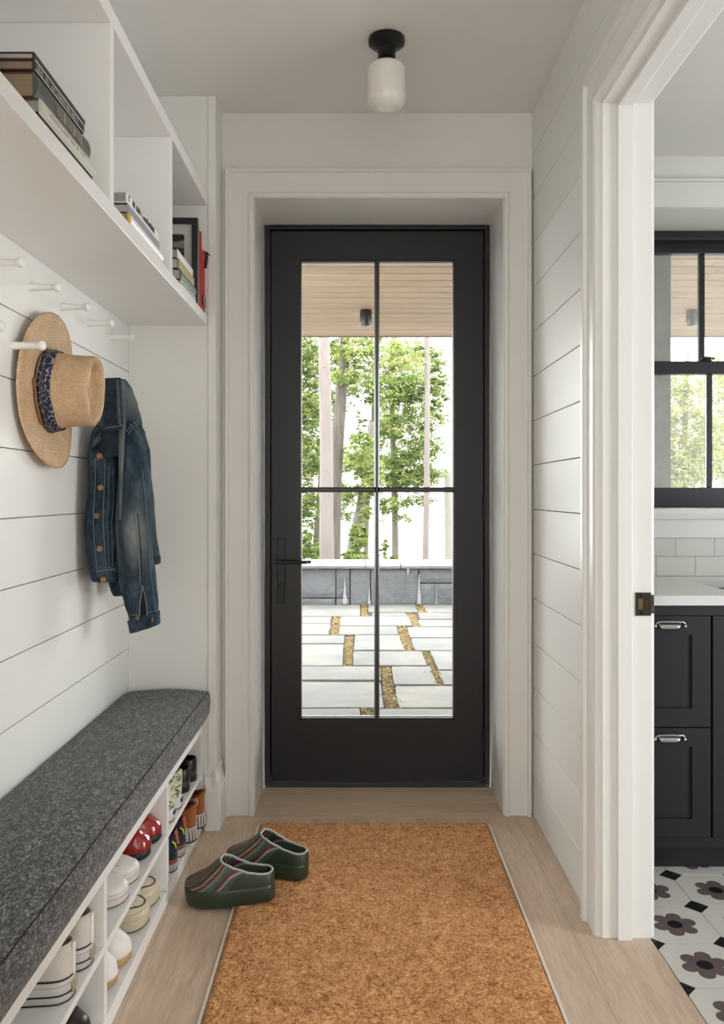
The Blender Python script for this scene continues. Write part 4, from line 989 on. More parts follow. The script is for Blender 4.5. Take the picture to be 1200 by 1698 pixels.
# ================================================================ DENIM JACKET
def denim_mat(name, c0, c1, c2, fade=None):
    m, nt, b = newmat(name); b.inputs['Roughness'].default_value = .85; b.inputs['Specular IOR Level'].default_value = .2
    tcn = node(nt, 'ShaderNodeTexCoord'); mp = node(nt, 'ShaderNodeMapping'); mp.inputs['Scale'].default_value = (1, 1, .55); lk(nt, tcn.outputs['Object'], mp.inputs[0])
    n1 = node(nt, 'ShaderNodeTexNoise', inp={'Scale': 22, 'Detail': 6, 'Roughness': .7}); lk(nt, mp.outputs[0], n1.inputs['Vector'])
    n2 = node(nt, 'ShaderNodeTexNoise', inp={'Scale': 420, 'Detail': 2}); lk(nt, tcn.outputs['Object'], n2.inputs['Vector'])
    a1 = node(nt, 'ShaderNodeMath', operation='MULTIPLY_ADD', inp={1: .75}); lk(nt, n1.outputs[0], a1.inputs[0])
    a3 = node(nt, 'ShaderNodeMath', operation='MULTIPLY', inp={1: .25}); lk(nt, n2.outputs[0], a3.inputs[0]); lk(nt, a3.outputs[0], a1.inputs[2])
    r = node(nt, 'ShaderNodeValToRGB'); e = r.color_ramp.elements; e[0].position = .36; e[1].position = .66
    e[0].color = rgba(c0); e[1].color = rgba(c2); x = e.new(.5); x.color = rgba(c1); lk(nt, a1.outputs[0], r.inputs[0]); last = r.outputs[0]
    if fade:     # worn patch: attribute st.x carries how much the cloth is faded
        at = node(nt, 'ShaderNodeAttribute', attribute_name='st'); sx_ = node(nt, 'ShaderNodeSeparateXYZ'); lk(nt, at.outputs['Vector'], sx_.inputs[0])
        mx = node(nt, 'ShaderNodeMix', data_type='RGBA'); lk(nt, sx_.outputs[0], mx.inputs[0]); lk(nt, last, mx.inputs[6]); mx.inputs[7].default_value = rgba(fade); last = mx.outputs[2]
    lk(nt, last, b.inputs['Base Color'])
    bp = node(nt, 'ShaderNodeBump', inp={'Strength': .5, 'Distance': .002}); lk(nt, a1.outputs[0], bp.inputs['Height']); lk(nt, bp.outputs[0], b.inputs['Normal'])
    return m
denim = denim_mat('denim_worn', (.010, .018, .028), (.022, .040, .060), (.062, .095, .125), fade=(.20, .215, .20))
denim_d = denim_mat('denim_dark', (.011, .018, .028), (.021, .034, .050), (.045, .066, .088))
denim_in = denim_mat('denim_reverse', (.075, .09, .10), (.10, .12, .13), (.14, .16, .165))
thread = M('denim_thread', (.24, .25, .25), .8)
thread_l = M('denim_seam_pale', (.14, .185, .22), .85)  # pale blue-grey stitching colour
copper = M('copper_button', (.42, .19, .10), .35, metal=.75, var=(.30, .13, .07), nscale=120)
brass_d = M('tarnished_button', (.20, .14, .07), .4, metal=.7)
jk = empty('denim_jacket', (-.77, 2.6, 1.0), 'faded blue denim jacket with copper buttons hanging beside the straw hat', 'jacket')
def interp(tab, v):
    if v <= tab[0][0]: return tab[0][1:]
    for a, b in zip(tab[:-1], tab[1:]):
        if v <= b[0]:
            t = (v-a[0])/(b[0]-a[0]); t = t*t*(3-2*t)*.5+t*.5; return tuple(x+(y-x)*t for x, y in zip(a[1:], b[1:]))
    return tab[-1][1:]
class Cloth:
    """a hanging cloth volume given by its outline: rows (v, uL, uR, Yc, b)"""
    def __init__(s, tab, seed=0, amp=.006, ex=2.2, tilt=0): s.tab, s.seed, s.amp, s.ex, s.tilt = tab, seed, amp, ex, tilt
    def pt(s, v, ang, off=0):
        uL, uR, Yc, b = interp(s.tab, v); a = (uR-uL)/2*Yc/F; xc = ((uL+uR)/2-CX)*Yc/F
        c, sn = math.cos(ang), math.sin(ang); e = 2/s.ex
        dx, dy = math.copysign(abs(c)**e, c), math.copysign(abs(sn)**e, sn)
        k = s.amp*(noise.noise(Vector((c*1.6+s.seed, sn*1.6, v*.018)))*1.3+.6*noise.noise(Vector((c*4+s.seed, sn*4, v*.03))))
        z = EYE-(v-CY)*Yc/F + s.tilt*dx*a
        x = xc+dx*(a+k*.6+off); y = Yc+dy*(b+k+off)
        return (max(x, -.8165), y, z)
    def mesh(s, n=44, step=4, cap=(True, True), fade=None):
        v0, v1 = s.tab[0][0], s.tab[-1][0]; m = int((v1-v0)/step); R = []; st = []
        for i in range(m+1):
            v = v0+(v1-v0)*i/m; R.append([s.pt(v, 2*PI*j/n) for j in range(n)])
            st += [(max(.0001, fade(v, 2*PI*j/n)) if fade else .0001, 0, 0) for j in range(n)]
        g = G(); g.rings(R, cap=cap, st=st); return g
    def front(s, u, v, off=.002):
        """point on the side facing the room/camera that projects to (u, v)"""
        best = None
        for i in range(61):
            ang = PI+PI*i/60; p = s.pt(v, ang, off); uu = CX+p[0]*F/p[1]; d = abs(uu-u)
            if best is None or d < best[0]: best = (d, p, ang)
        ang0 = best[2]
        for i in range(-10, 11):
            ang = ang0+i*PI/600; p = s.pt(v, ang, off); uu = CX+p[0]*F/p[1]; d = abs(uu-u)
            if d < best[0]: best = (d, p, ang)
        return Vector(best[1])
body = Cloth([(700, 168, 206, 2.56, .07), (722, 159, 210, 2.55, .10), (760, 155, 212, 2.54, .12), (810, 157, 212, 2.54, .125), (860, 152, 214, 2.54, .13), (905, 154, 216, 2.54, .13), (940, 160, 218, 2.54, .125), (958, 163, 219, 2.54, .12)], 3, .006, 2.6)
back_h = Cloth([(900, 182, 222, 2.66, .05), (930, 181, 222, 2.66, .06), (965, 182, 218, 2.66, .06), (978, 186, 214, 2.66, .055), (986, 190, 209, 2.66, .045)], 8, .004)
should = Cloth([(630, 196, 209, 2.62, .03), (645, 196, 218, 2.61, .045), (670, 196, 226, 2.60, .06), (700, 197, 233, 2.58, .07), (740, 197, 240, 2.56, .07), (780, 198, 240, 2.56, .05)], 5, .003)
slv = Cloth([(700, 207, 228, 2.50, .035), (716, 201, 238, 2.49, .048), (745, 200, 245, 2.47, .055), (790, 199, 248, 2.46, .055), (840, 196, 249, 2.45, .052), (880, 195, 251, 2.445, .05), (920, 196, 254, 2.445, .048), (960, 199, 257, 2.445, .045), (1000, 207, 262, 2.45, .042), (1020, 213, 264, 2.45, .040), (1036, 217, 264, 2.45, .038)], 11, .008, 2.1)
slv.tilt = -.0
fslv = Cloth([(735, 226, 243, 2.70, .03), (780, 228, 249, 2.70, .035), (840, 232, 254, 2.70, .035), (890, 236, 259, 2.70, .033), (918, 240, 262, 2.70, .03), (934, 243, 262, 2.70, .03)], 17, .005)
def fade_s(v, a):
    c, sn = math.cos(a), math.sin(a)
    d = math.exp(-((v-885)/42)**2)*math.exp(-((c-.25)/.55)**2)*(1 if sn < .2 else .2)
    d += .35*math.exp(-((v-760)/40)**2)*math.exp(-((c+.75)/.25)**2); d += .45*math.exp(-((v-890)/55)**2)*math.exp(-((c+.95)/.2)**2)
    return min(.85, d*(.9+.5*noise.noise(Vector((c*5, sn*5, v*.06)))))
obj('body_panel', body.mesh(fade=lambda v, a: .25*max(0, noise.noise(Vector((math.cos(a)*7, math.sin(a)*7, v*.10))))), denim, jk, smooth=True)
obj('back_hem', back_h.mesh(), denim_d, jk, smooth=True)
obj('shoulder', should.mesh(fade=lambda v, a: .45*math.exp(-((v-660)/30)**2)), denim, jk, smooth=True)
near_s = obj('sleeve', slv.mesh(fade=fade_s, cap=(True, False)), denim, jk, smooth=True)
far_s = obj('sleeve', fslv.mesh(fade=lambda v, a: .15), denim, jk, smooth=True)
# cuffs
def cuff(par, cl, v0, v1, tilt, grow=.003):
    uL, uR, Yc, b = interp(cl.tab, v0); R = []; n = 40
    for k, (v, o) in enumerate(((v0, .000), (v0+1, grow), (v1-1, grow), (v1, .000), (v1-2, -.005))):
        ring = []
        for j in range(n):
            a = 2*PI*j/n; p = cl.pt(min(v, cl.tab[-1][0]), a, o); z = EYE-(v-CY)*Yc/F+tilt*(p[0]-(uL+uR-2*CX)/2*Yc/F); ring.append((p[0], p[1], z))
        R.append(ring)
    g = G(); g.rings(R, cap=(False, True)); return obj('cuff', g, denim_d if par is far_s else denim, par, smooth=True)
cuff(near_s, slv, 1020, 1043, .32); cuff(far_s, fslv, 924, 938, .25)
# skirt band at the hem
R = []
for v, o in ((938, 0), (939.5, .003), (957, .003), (959, 0)):
    R.append([body.pt(v, 2*PI*j/44, o) for j in range(44)])
obj('hem_band', G().rings(R, cap=(False, True)), denim, jk, smooth=True)
def flap(name, quad, Y0s, th, mat, par=jk, nu=8, nv=10, bulge=.006, cut=None):
    """stitched cloth piece between four pixel corners (tl, tr, br, bl) at depths Y0s"""
    R = []
    for i in range(nv+1):
        t = i/nv; row_ = []
        for j in range(nu+1):
            s_ = j/nu
            def mixq(c): return (c[0]*(1-s_)+c[1]*s_)*(1-t)+(c[3]*(1-s_)+c[2]*s_)*t
            u, v, Y = mixq([q[0] for q in quad]), mixq([q[1] for q in quad]), mixq(Y0s)
            Y -= bulge*math.sin(PI*s_)+.003*noise.noise(Vector((u*.15, v*.06, 2)))
            p = P(u, v, Y); p.x = max(p.x, -.816); row_.append(tuple(p))
        R.append(row_)
    g = G(); g.rings(R, close=False, cap=(False, False)); return obj(name, g, mat, par, smooth=True, solid=th)
collar = flap('collar', [(174, 627), (199.5, 626), (202.5, 711), (170, 715)], [2.52, 2.50, 2.405, 2.40], .004, denim_d, bulge=.010)
flap('collar_stand', [(199.5, 629), (207, 633), (209, 712), (203, 712)], [2.525, 2.54, 2.42, 2.42], .003, denim_in, bulge=.003)
flap('inner_facing', [(172, 640), (176, 640), (172, 722), (152.5, 742)], [2.60, 2.60, 2.43, 2.43], .003, denim_in, bulge=.002)
flap('yoke', [(168, 712), (204, 708), (210, 752), (157, 764)], [2.435, 2.435, 2.424, 2.424], .0025, denim_d, bulge=.010)
flap('shoulder_fold', [(196, 700), (208, 706), (201, 862), (196.5, 862)], [2.415, 2.415, 2.40, 2.40], .002, denim_in, bulge=.006)
# placket and pocket strips laid on the body
def strip(name, cl, pts_l, pts_r, mat, off=.004, par=jk):
    R = []
    for (ua, va), (ub, vb) in zip(pts_l, pts_r):
        R.append([tuple(cl.front(ua+(ub-ua)*k/5, va+(vb-va)*k/5, off)) for k in range(6)])
    g = G(); g.rings(R, close=False, cap=(False, False)); return obj(name, g, mat, par, smooth=True, solid=.002)
def lerpl(pts, n=26):
    out = []; L = len(pts)-1
    for i in range(n+1):
        t = i/n*L; k = min(int(t), L-1); f = t-k; out.append((pts[k][0]+(pts[k+1][0]-pts[k][0])*f, pts[k][1]+(pts[k+1][1]-pts[k][1])*f))
    return out
plk = strip('button_placket', body, lerpl([(156, 750), (156, 800), (155, 860), (156, 910), (162, 957)]), lerpl([(172, 748), (173, 800), (170, 860), (174, 910), (180, 956)]), denim)
strip('front_pleat', body, lerpl([(181, 775), (180, 830), (177, 865), (181, 935)]), lerpl([(190, 775), (190, 830), (187, 865), (190, 935)]), denim, .003)
pf = strip('pocket_flap', body, lerpl([(173, 748), (174, 762)], 6), lerpl([(199, 748), (197, 776)], 6), denim_d, .005)
def stitch(cl, pts, mat=thread_l, r=.0009, off=.0058, par=jk, name='seam'):
    q = lerpl(pts, max(8, int(len(pts)*6))); path = [cl.front(u, v, off) for u, v in q]
    obj(name, G().tube(path, r, 5), mat, par, smooth=True)
stitch(body, [(172, 750), (173, 800), (170, 860), (174, 910), (179, 955)], par=plk); stitch(body, [(157.5, 762), (158, 800), (154.5, 860), (157, 905), (162, 950)], par=plk)
stitch(body, [(181, 775), (180, 830), (177, 865), (181, 935)], off=.0045); stitch(body, [(188, 775), (188.5, 830), (185, 865), (187, 935)], off=.0045)
stitch(body, [(157, 766), (172, 762), (186, 755)], thread); stitch(body, [(160, 941), (180, 938), (199, 942)], thread); stitch(body, [(180, 934), (187, 938), (194, 936)], thread)
for pts in ([(209, 719), (216, 708), (229, 698)], [(212, 722), (219, 712), (231, 702)], [(214, 704), (224, 716), (237, 733)]):
    stitch(should if pts[0][1] < 0 else slv if pts[0][1] > 700 and pts[-1][1] > 701 else slv, pts, thread_l, .0010, .003)
stitch(slv, [(225, 850), (229, 890), (231, 930), (233, 972)], thread, .0010, .0025, near_s); stitch(slv, [(228, 850), (232, 890), (235, 930), (236, 972)], denim_d, .0014, .002, near_s)
stitch(slv, [(236, 780), (241, 830), (246, 890), (250, 950), (257, 1010)], thread_l, .0011, .0025, near_s)
# collar stitches
def line3(pts, mat, r, par, name='seam'): obj(name, G().tube([P(*p) for p in pts], r, 5), mat, par, smooth=True)
line3([(196, 629, 2.492), (197.5, 670, 2.447), (199.5, 706, 2.408), (185, 708, 2.392), (172, 711, 2.398)], thread, .0009, collar)
line3([(193.5, 629, 2.488), (195, 670, 2.443), (196.5, 703, 2.404)], thread, .0007, collar)
# sleeve vent: dark patch painted in for the shade of the opening above the cuff, with its bound edges
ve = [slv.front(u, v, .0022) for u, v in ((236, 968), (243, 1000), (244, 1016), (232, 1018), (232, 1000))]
obj('sleeve_vent', G().add([tuple(p) for p in ve]+[(p.x, p.y+.001, p.z) for p in ve], [(0, 1, 2, 3, 4), (9, 8, 7, 6, 5)]), M('vent_shade_patch', (.006, .007, .010), .95), near_s)
stitch(slv, [(236, 968), (243, 1000), (244, 1017)], thread, .0011, .004, near_s); stitch(slv, [(236, 968), (232, 1000), (231.5, 1018)], thread, .0011, .004, near_s)
stitch(slv, [(216, 1017), (231, 1016)], thread, .0009, .005, near_s); stitch(slv, [(245, 1012), (263, 1010)], thread, .0009, .005, near_s)
def button(cl, u, v, r, mat, par):
    p = cl.front(u, v, .0055); q = cl.front(u+1, v, .0055); nrm = Vector((0, -1, 0)) if abs(q.x-p.x) < 1e-6 else Vector((-(p.y-q.y)*-1, -(q.x-p.x), 0)).normalized()
    if nrm.y > 0: nrm = -nrm
    a = nrm.cross(Vector((0, 0, 1))).normalized(); b = Vector((0, 0, 1)); R = []
    for rr, h in ((1, -.001), (1.02, .001), (.95, .0028), (.72, .0030), (.62, .0022), (.3, .0032), (.04, .0034)):
        R.append([p+(a*math.cos(t)+b*math.sin(t))*r*rr+nrm*h for t in [2*PI*j/20 for j in range(20)]])
    obj('button', G().rings(R), mat, par, smooth=True)
for (u, v, mt_) in ((165, 759, copper), (166.5, 809, brass_d), (160.5, 853.5, brass_d), (165, 905, copper), (171.5, 954, copper)): button(body, u, v, .0088, mt_, jk)
button(slv, 252, 1024, .0085, copper, near_s); button(slv, 228, 1021, .006, brass_d, near_s)

# ================================================================ BOOKS AND PICTURE
page_m = lambda c: M('book_pages', c, .85, var=tuple(x*.82 for x in c), nscale=30, stretch=(1, 1, 18))
pg_white, pg_grey, pg_brown = page_m((.52, .51, .48)), page_m((.36, .35, .33)), page_m((.33, .235, .16))
def book(label, y0, y1, z0, h, depth, cover, pages, spine=None, group=None, xf=XF-.001, round_=0, marks=None, stripes=(), cov=.0022, rz=0, endcap=None):
    spine = spine or cover; yc = (y0+y1)/2; L = y1-y0
    t = empty('book', (xf-depth/2, yc, z0), label, 'book', group, rz=rz)
    o = t.location; X1 = depth/2; X0 = -depth/2; Y0, Y1 = -L/2, L/2
    obj('cover', G().box(X0, X1-.003, Y0, Y1, 0, cov).box(X0, X1-.003, Y0, Y1, h-cov, h), cover, t, local=True, bev=.0006, seg=1)
    obj('pages', G().box(X0+.004, X1-.004, Y0+.003, Y1-.003, cov, h-cov), pages, t, local=True)
    R = []
    for y in (Y0, Y1):
        ring = [(X1-.004, y, 0)]+[(X1-.003+round_*math.sin(PI*k/8)+(.003 if 0 < k < 8 else 0), y, h*k/8) for k in range(9)]+[(X1-.004, y, h)]
        ring += [(X1-.004-.0, y, h-.0004), (X1-.0045, y, h/2), (X1-.004, y, .0004)]; R.append(ring)
    sp_ = obj('spine', G().rings(R), spine, t, local=True, smooth=True, auto=40)
    if endcap: obj('spine_end', G().box(X1-.0055, X1+round_*.45, Y0-.0012, Y0+.0002, .0016, h-.0016), endcap, t, local=True, bev=.001)
    for (za, zb_, m_) in stripes: 
        obj('spine_line', G().box(X1+round_*.9+.0002, X1+round_*.95+.0010, Y0+.001, Y1-.001, h*za, h*zb_), m_, sp_, local=True)
    if marks:     # illegible lettering: short upright strokes of uneven height
        (ya, yb, za, zb_, m_, n) = marks; g = G(); rr = random.Random(n)
        y = Y0+L*ya; st = L*(yb-ya)/n
        for k in range(n):
            if rr.random() < .12: y += st; continue
            zt_ = h*(zb_-rr.choice((0, 0, 0, .25))*(zb_-za)); xo = X1+round_*.92
            g.box(xo, xo+.0009, y, y+st*.22, h*za, zt_)
            q = rr.random()
            if q < .5: g.box(xo, xo+.0009, y+st*.5, y+st*.72, h*za, zt_)
            if q < .3: g.box(xo, xo+.0009, y+st*.2, y+st*.6, (h*za+zt_)/2-.0006, (h*za+zt_)/2+.0006)
            elif q < .6: g.box(xo, xo+.0009, y, y+st*.7, zt_-.0013, zt_)
            elif q < .8: g.box(xo, xo+.0009, y, y+st*.7, h*za, h*za+.0013)
            y += st
        obj('spine_lettering', g, m_, sp_, local=True, kind='stuff')
    return t
ZB = 1.8301
m_dark = M('book_charcoal', (.035, .035, .033), .45); m_maroon = M('book_maroon', (.075, .012, .012), .4); m_slate = M('book_slate', (.10, .11, .10), .5, var=(.06, .07, .06), nscale=40)
m_cream = M('book_cream', (.56, .55, .48), .5); m_olive = M('book_olive', (.10, .09, .03), .5); m_white = M('book_white', (.78, .78, .77), .4); m_lav = M('book_lavender_grey', (.30, .30, .36), .45)
m_blk = M('book_black', (.008, .008, .009), .35); m_yel = M('book_yellow', (.62, .42, .06), .5); m_navy = M('book_navy', (.012, .012, .022), .35); m_print = M('print_white', (.72, .71, .68), .5); m_gold = M('print_bronze', (.36, .30, .22), .5)
m_red = M('book_red', (.30, .008, .007), .65, spec=.2); m_pink = M('book_salmon', (.55, .30, .24), .5); m_tan = M('book_sand', (.42, .36, .20), .5); m_green = M('book_green', (.12, .17, .12), .5); m_brown = M('book_brown', (.16, .06, .035), .45)
GA = 'books stacked in the nearest cubby'; GBk = 'books stacked in the middle cubby'; GC = 'books in the cubby by the wing wall'
book('thin black and white book at the bottom of the nearest cubby stack', 1.405, 1.690, ZB, .0085, .20, m_navy, pg_white, m_navy, GA, stripes=[(.72, 1.0, m_white)], cov=.0012)
book('cream book with rounded spine below the thick brown-paged book', 1.414, 1.700, ZB+.0087, .026, .20, m_olive, pg_grey, m_cream, GA, round_=.004, marks=(.1, .75, .35, .6, M('faint_print', (.40, .38, .33), .6), 16), xf=XF+.000)
book('thick slate book with brown pages and red-brown cover edges', 1.408, 1.682, ZB+.035, .042, .21, m_brown, pg_brown, m_slate, GA, round_=.006, marks=(.32, .82, .2, .75, m_gold, 13), xf=XF-.008)
book('black book with two white lines, second from top in the nearest cubby', 1.402, 1.655, ZB+.0772, .0175, .20, m_dark, pg_brown, m_dark, GA, stripes=[(.0, .08, m_white), (.9, 1.0, m_white)], marks=(.05, .85, .25, .75, M('grey_print', (.30, .30, .29), .6), 22), xf=XF-.006)
book('maroon-edged charcoal book on top of the nearest cubby stack', 1.402, 1.660, ZB+.0950, .0125, .20, m_maroon, pg_white, m_dark, GA, xf=XF-.006)
book('yellow-edged book with white rounded spine at the bottom of the middle stack', 1.968, 2.290, ZB, .0265, .20, m_yel, pg_grey, m_white, GBk, round_=.006, xf=XF-.002, endcap=m_yel)
book('black book with lavender-grey spine in the middle of the stack', 1.966, 2.268, ZB+.0268, .0225, .19, m_blk, pg_white, m_lav, GBk, xf=XF-.0035)
book('white book with black letters on top of the middle cubby stack', 1.960, 2.268, ZB+.0496, .0250, .19, m_white, pg_grey, m_white, GBk, marks=(.04, .85, .25, .8, m_blk, 15), xf=XF-.005)
book('white and green book at the bottom of the far cubby stack', 2.545, 2.766, ZB, .018, .20, m_green, pg_grey, m_white, GC, stripes=[(.35, .62, m_green)])
book('black-covered book with dull green spine, second in the far stack', 2.538, 2.765, ZB+.0182, .0310, .20, m_blk, pg_white, m_green, GC, round_=.003, xf=XF-.002)
book('sand-coloured book with pink corner, third in the far stack', 2.532, 2.762, ZB+.0494, .0300, .20, m_brown, pg_white, m_tan, GC, xf=XF-.005, marks=(.3, .7, .2, .8, m_yel, 6))
book('brown-edged book with white spine on top of the far stack', 2.528, 2.755, ZB+.0796, .0270, .20, m_brown, M('pages_pinkish', (.45, .33, .28), .8), m_white, GC, xf=XF-.008)
# framed picture, standing against the red books
pf_ = empty('framed_picture', (XF-.15, 2.775, ZB), 'black-framed monochrome print with pale mat standing in the far cubby', 'picture frame')
fx0, fx1, fy, fz0, fz1 = -.80, XF+.004, 2.770, ZB, 2.112; bw_ = .020
obj('frame_side', G().box(fx1-bw_, fx1, fy, fy+.022, fz0, fz1), M('picture_frame_black', (.014, .014, .018), .35), pf_, bev=.0015)
fm = bpy.data.materials['picture_frame_black']
obj('frame_side', G().box(fx0, fx0+bw_, fy, fy+.022, fz0, fz1), fm, pf_, bev=.0015)
obj('frame_top', G().box(fx0+bw_, fx1-bw_, fy, fy+.022, fz1-.020, fz1), fm, pf_, bev=.0015)
obj('frame_bottom', G().box(fx0+bw_, fx1-bw_, fy, fy+.022, fz0, fz0+.020), fm, pf_, bev=.0015)
obj('mat_board', G().box(fx0+bw_, fx1-bw_, fy+.010, fy+.014, fz0+.020, fz1-.020), M('mat_board_pale', (.50, .51, .48), .8), pf_)
def photo_mat():
    m, nt, b = newmat('monochrome_print'); b.inputs['Roughness'].default_value = .3
    tcn = node(nt, 'ShaderNodeTexCoord'); mp = node(nt, 'ShaderNodeMapping'); mp.inputs['Scale'].default_value = (.6, 1, 1.5); lk(nt, tcn.outputs['Object'], mp.inputs[0])
    n = node(nt, 'ShaderNodeTexNoise', inp={'Scale': 16, 'Detail': 5, 'Roughness': .6, 'Distortion': .8}); lk(nt, mp.outputs[0], n.inputs['Vector'])
    r = node(nt, 'ShaderNodeValToRGB'); e = r.color_ramp.elements; e[0].position = .42; e[1].position = .66; e[0].color = (.012, .012, .012, 1); e[1].color = (.45, .46, .46, 1); lk(nt, n.outputs[0], r.inputs[0]); lk(nt, r.outputs[0], b.inputs['Base Color']); return m
obj('print', G().box(fx0+bw_+.03, fx1-bw_-.026, fy+.0088, fy+.0098, fz0+.06, fz1-.052), photo_mat(), pf_)
book_r = 'red books standing upright behind the picture'
def upright(label, y0, th, h, depth, cover, name='book', stripe=None):
    t = empty(name, (XF-depth/2, y0+th/2, ZB), label, 'book', book_r)
    X0, X1, Y0, Y1 = -depth/2, depth/2, -th/2, th/2
    obj('cover', G().box(X0, X1-.003, Y0, Y0+.0018, 0, h).box(X0, X1-.003, Y1-.0018, Y1, 0, h), cover, t, local=True, bev=.0005, seg=1)
    obj('pages', G().box(X0+.003, X1-.004, Y0+.0019, Y1-.0019, .002, h-.003), pg_white, t, local=True)
    R = [[(X1-.004, Y0, z), (X1-.001, Y0, z), (X1+.002, Y0+th*.25, z), (X1+.003, 0, z), (X1+.002, Y1-th*.25, z), (X1-.001, Y1, z), (X1-.004, Y1, z)] for z in (0, h)]
    obj('spine', G().rings(R), cover, t, local=True, smooth=True, auto=35)
    if stripe: obj('spine_label', G().box(X1+.002, X1+.0042, Y0+.003, Y1-.003, .015, .05), stripe, t, local=True)
upright('narrow salmon-red book pressed against the back of the picture frame', 2.795, .016, .262, .18, M('book_coral', (.55, .16, .12), .7))
upright('tall dark red book standing next to the wing wall panel', 2.815, .050, .255, .19, m_red)
upright('shorter bright red book with dark label at the far end of the cubby', 2.868, .060, .205, .19, M('book_scarlet', (.42, .012, .008), .6, spec=.2), stripe=m_maroon)
# small dark ribbon lying over the red books
rb = empty('ribbon', (XF+.005, 2.90, 2.03), 'small dark ribbon bow poking out beside the red books', 'ribbon')
g = G()
g.tube([(XF-.05, 2.90, ZB+.2065), (XF-.012, 2.905, ZB+.2075), (XF+.0085, 2.905, ZB+.203), (XF+.010, 2.905, ZB+.185), (XF+.006, 2.905, ZB+.150)], [.004, .005, .005, .006, .004], 6)
obj('ribbon_tail', g, m_blk, rb, smooth=True)
obj('ribbon_tip', G().tube([(XF+.004, 2.905, ZB+.206), (XF+.014, 2.90, ZB+.200), (XF+.024, 2.895, ZB+.190)], [.002, .003, .0015], 6), m_blk, rb, smooth=True)

# ================================================================ SHOES
def wf(t, toe=1.0):
    tab = [(0, 0), (.008, .26), (.02, .44), (.045, .62), (.08, .76), (.14, .90), (.22, .985), (.30, 1), (.40, .965), (.52, .86), (.64, .77), (.76, .745), (.86, .74), (.92, .69), (.96, .56), (.985, .38), (.996, .2), (1, 0)]
    for a, b in zip(tab[:-1], tab[1:]):
        if t <= b[0]: k = (t-a[0])/(b[0]-a[0]); return a[1]+(b[1]-a[1])*k
    return 0
def lut(tab, t):
    for a, b in zip(tab[:-1], tab[1:]):
        if t <= b[0]: k = (t-a[0])/(b[0]-a[0]); k = k*k*(3-2*k)*.6+k*.4; return a[1]+(b[1]-a[1])*k
    return tab[-1][1]
TS = sorted(set([0, .003, .008, .016, .03, .05, .08]+[.11+.03*i for i in range(28)]+[.95, .97, .984, .993, .998, 1.0]))
TS = [t for t in TS if t <= 1]
class Shoe:
    def __init__(s, L=.27, Wd=.048, sole=.028, spring=.006, rim=None, open_=(.42, .98), gap=55, curve=.006, ex=.8):
        s.L, s.W, s.sole, s.spring, s.rim, s.open_, s.gap, s.curve, s.ex = L, Wd, sole, spring, rim, open_, math.radians(gap), curve, ex
    def x(s, t): return s.L/2-t*s.L
    def cy(s, t): return s.curve*math.sin(PI*min(1, t*1.1))
    def z0(s, t): return s.spring*max(0, 1-t/.22)**2
    def g(s, t):
        a, b = s.open_
        if t <= a or t >= b: return 0
        up = min(1, (t-a)/.16); dn = min(1, (b-t)/.07); return s.gap*math.sqrt(max(0, 1-(1-up)**2))*math.sqrt(max(0, 1-(1-dn)**2))
    def up_pt(s, t, ph, off=0):
        w = s.W*wf(t)*.965; gp = s.g(t); r_ = lut(s.rim, t); H = r_/max(.2, math.cos(gp))**.9
        taper = wf(min(t, .5)) if t < .12 else 1
        if t > .94: pass
        c, sn = math.cos(ph), math.sin(ph)
        y = math.copysign(abs(c)**s.ex, c)*(w+off); z = s.sole+s.z0(t)-.002+(H*min(1, taper**.55 if t < .12 else 1)+off)*abs(sn)**.95
        return (s.x(t)+(off if t < .03 else -off if t > .97 else 0), s.cy(t)+y, z)
    def upper(s, n=10, v_cut=None):
        g = G(); st = []
        for side in (0, 1):
            R = []; S_ = []
            for t in TS:
                gp = s.g(t); row_ = []
                for k in range(n+1):
                    ph = (PI/2-gp)*k/n; 
                    if side: ph = PI-ph
                    row_.append(s.up_pt(t, ph)); S_.append((ph/PI, t, 1.0))
                R.append(row_)
            g.rings(R, close=False, cap=(False, False), st=S_)
        return g
    def rimline(s, off=0):
        a, b = s.open_; ts = [a+(b-a)*(1-math.cos(PI*i/30))/2 for i in range(31)]
        return [s.up_pt(t, PI/2-s.g(t)) for t in ts]+[s.up_pt(t, PI/2+s.g(t)) for t in ts[::-1][1:-1]]
    def outline(s, k, z, dz=0):
        left = [(s.x(t), s.cy(t)+s.W*wf(t)*k, z+s.z0(t)*dz) for t in TS]; right = [(s.x(t), s.cy(t)-s.W*wf(t)*k, z+s.z0(t)*dz) for t in TS[::-1][1:-1]]
        fx = lambda p: (p[0]*(1+(k-1)*.35), p[1], p[2]); return [fx(p) for p in left+right]
    def slab(s, z0, z1, k0=1, k1=1, bulge=.0, d0=1, d1=1):
        g = G(); R = [s.outline(k0-.03, z0, d0), s.outline(k0, z0+.0015, d0), s.outline((k0+k1)/2+bulge, (z0+z1)/2, (d0+d1)/2), s.outline(k1, z1-.001, d1), s.outline(k1-.03, z1, d1)]
        g.rings(R); return g
    def band(s, z, r, k=1.0, mat=None, t0=None, t1=None, d=1):
        ln = s.outline(k, z, d); return G().tube(ln, r, 5, closed=True)
    def halfband(s, z, r, k, ta, tb, d=1):
        p = [(s.x(t), s.cy(t)+s.W*wf(t)*k, z+s.z0(t)*d) for t in TS if ta <= t <= tb]; return G().tube(p, r, 5)
PROTO = []
def place(src, x_tip, y, z, heel_out, label, cat, group, yaw=0, first=False, mirror=False):
    """x_tip is the front-most x of the shoe (towards the room)"""
    o = src if first else copy_tree(src)
    L = src['len_']; o.location = (x_tip-L/2, y, z); o.rotation_euler = (0, 0, (PI if heel_out else 0)+yaw)
    if mirror: o.scale = (1, -1, 1)
    o['label'] = label; o['category'] = cat; o['group'] = group; return o
def shoe_root(name, L):
    o = empty(name, (0, 0, 0)); o['len_'] = L; return o
def mk(name, g, m, par, **k): return obj(name, g, m, par, local=True, smooth=True, **k)
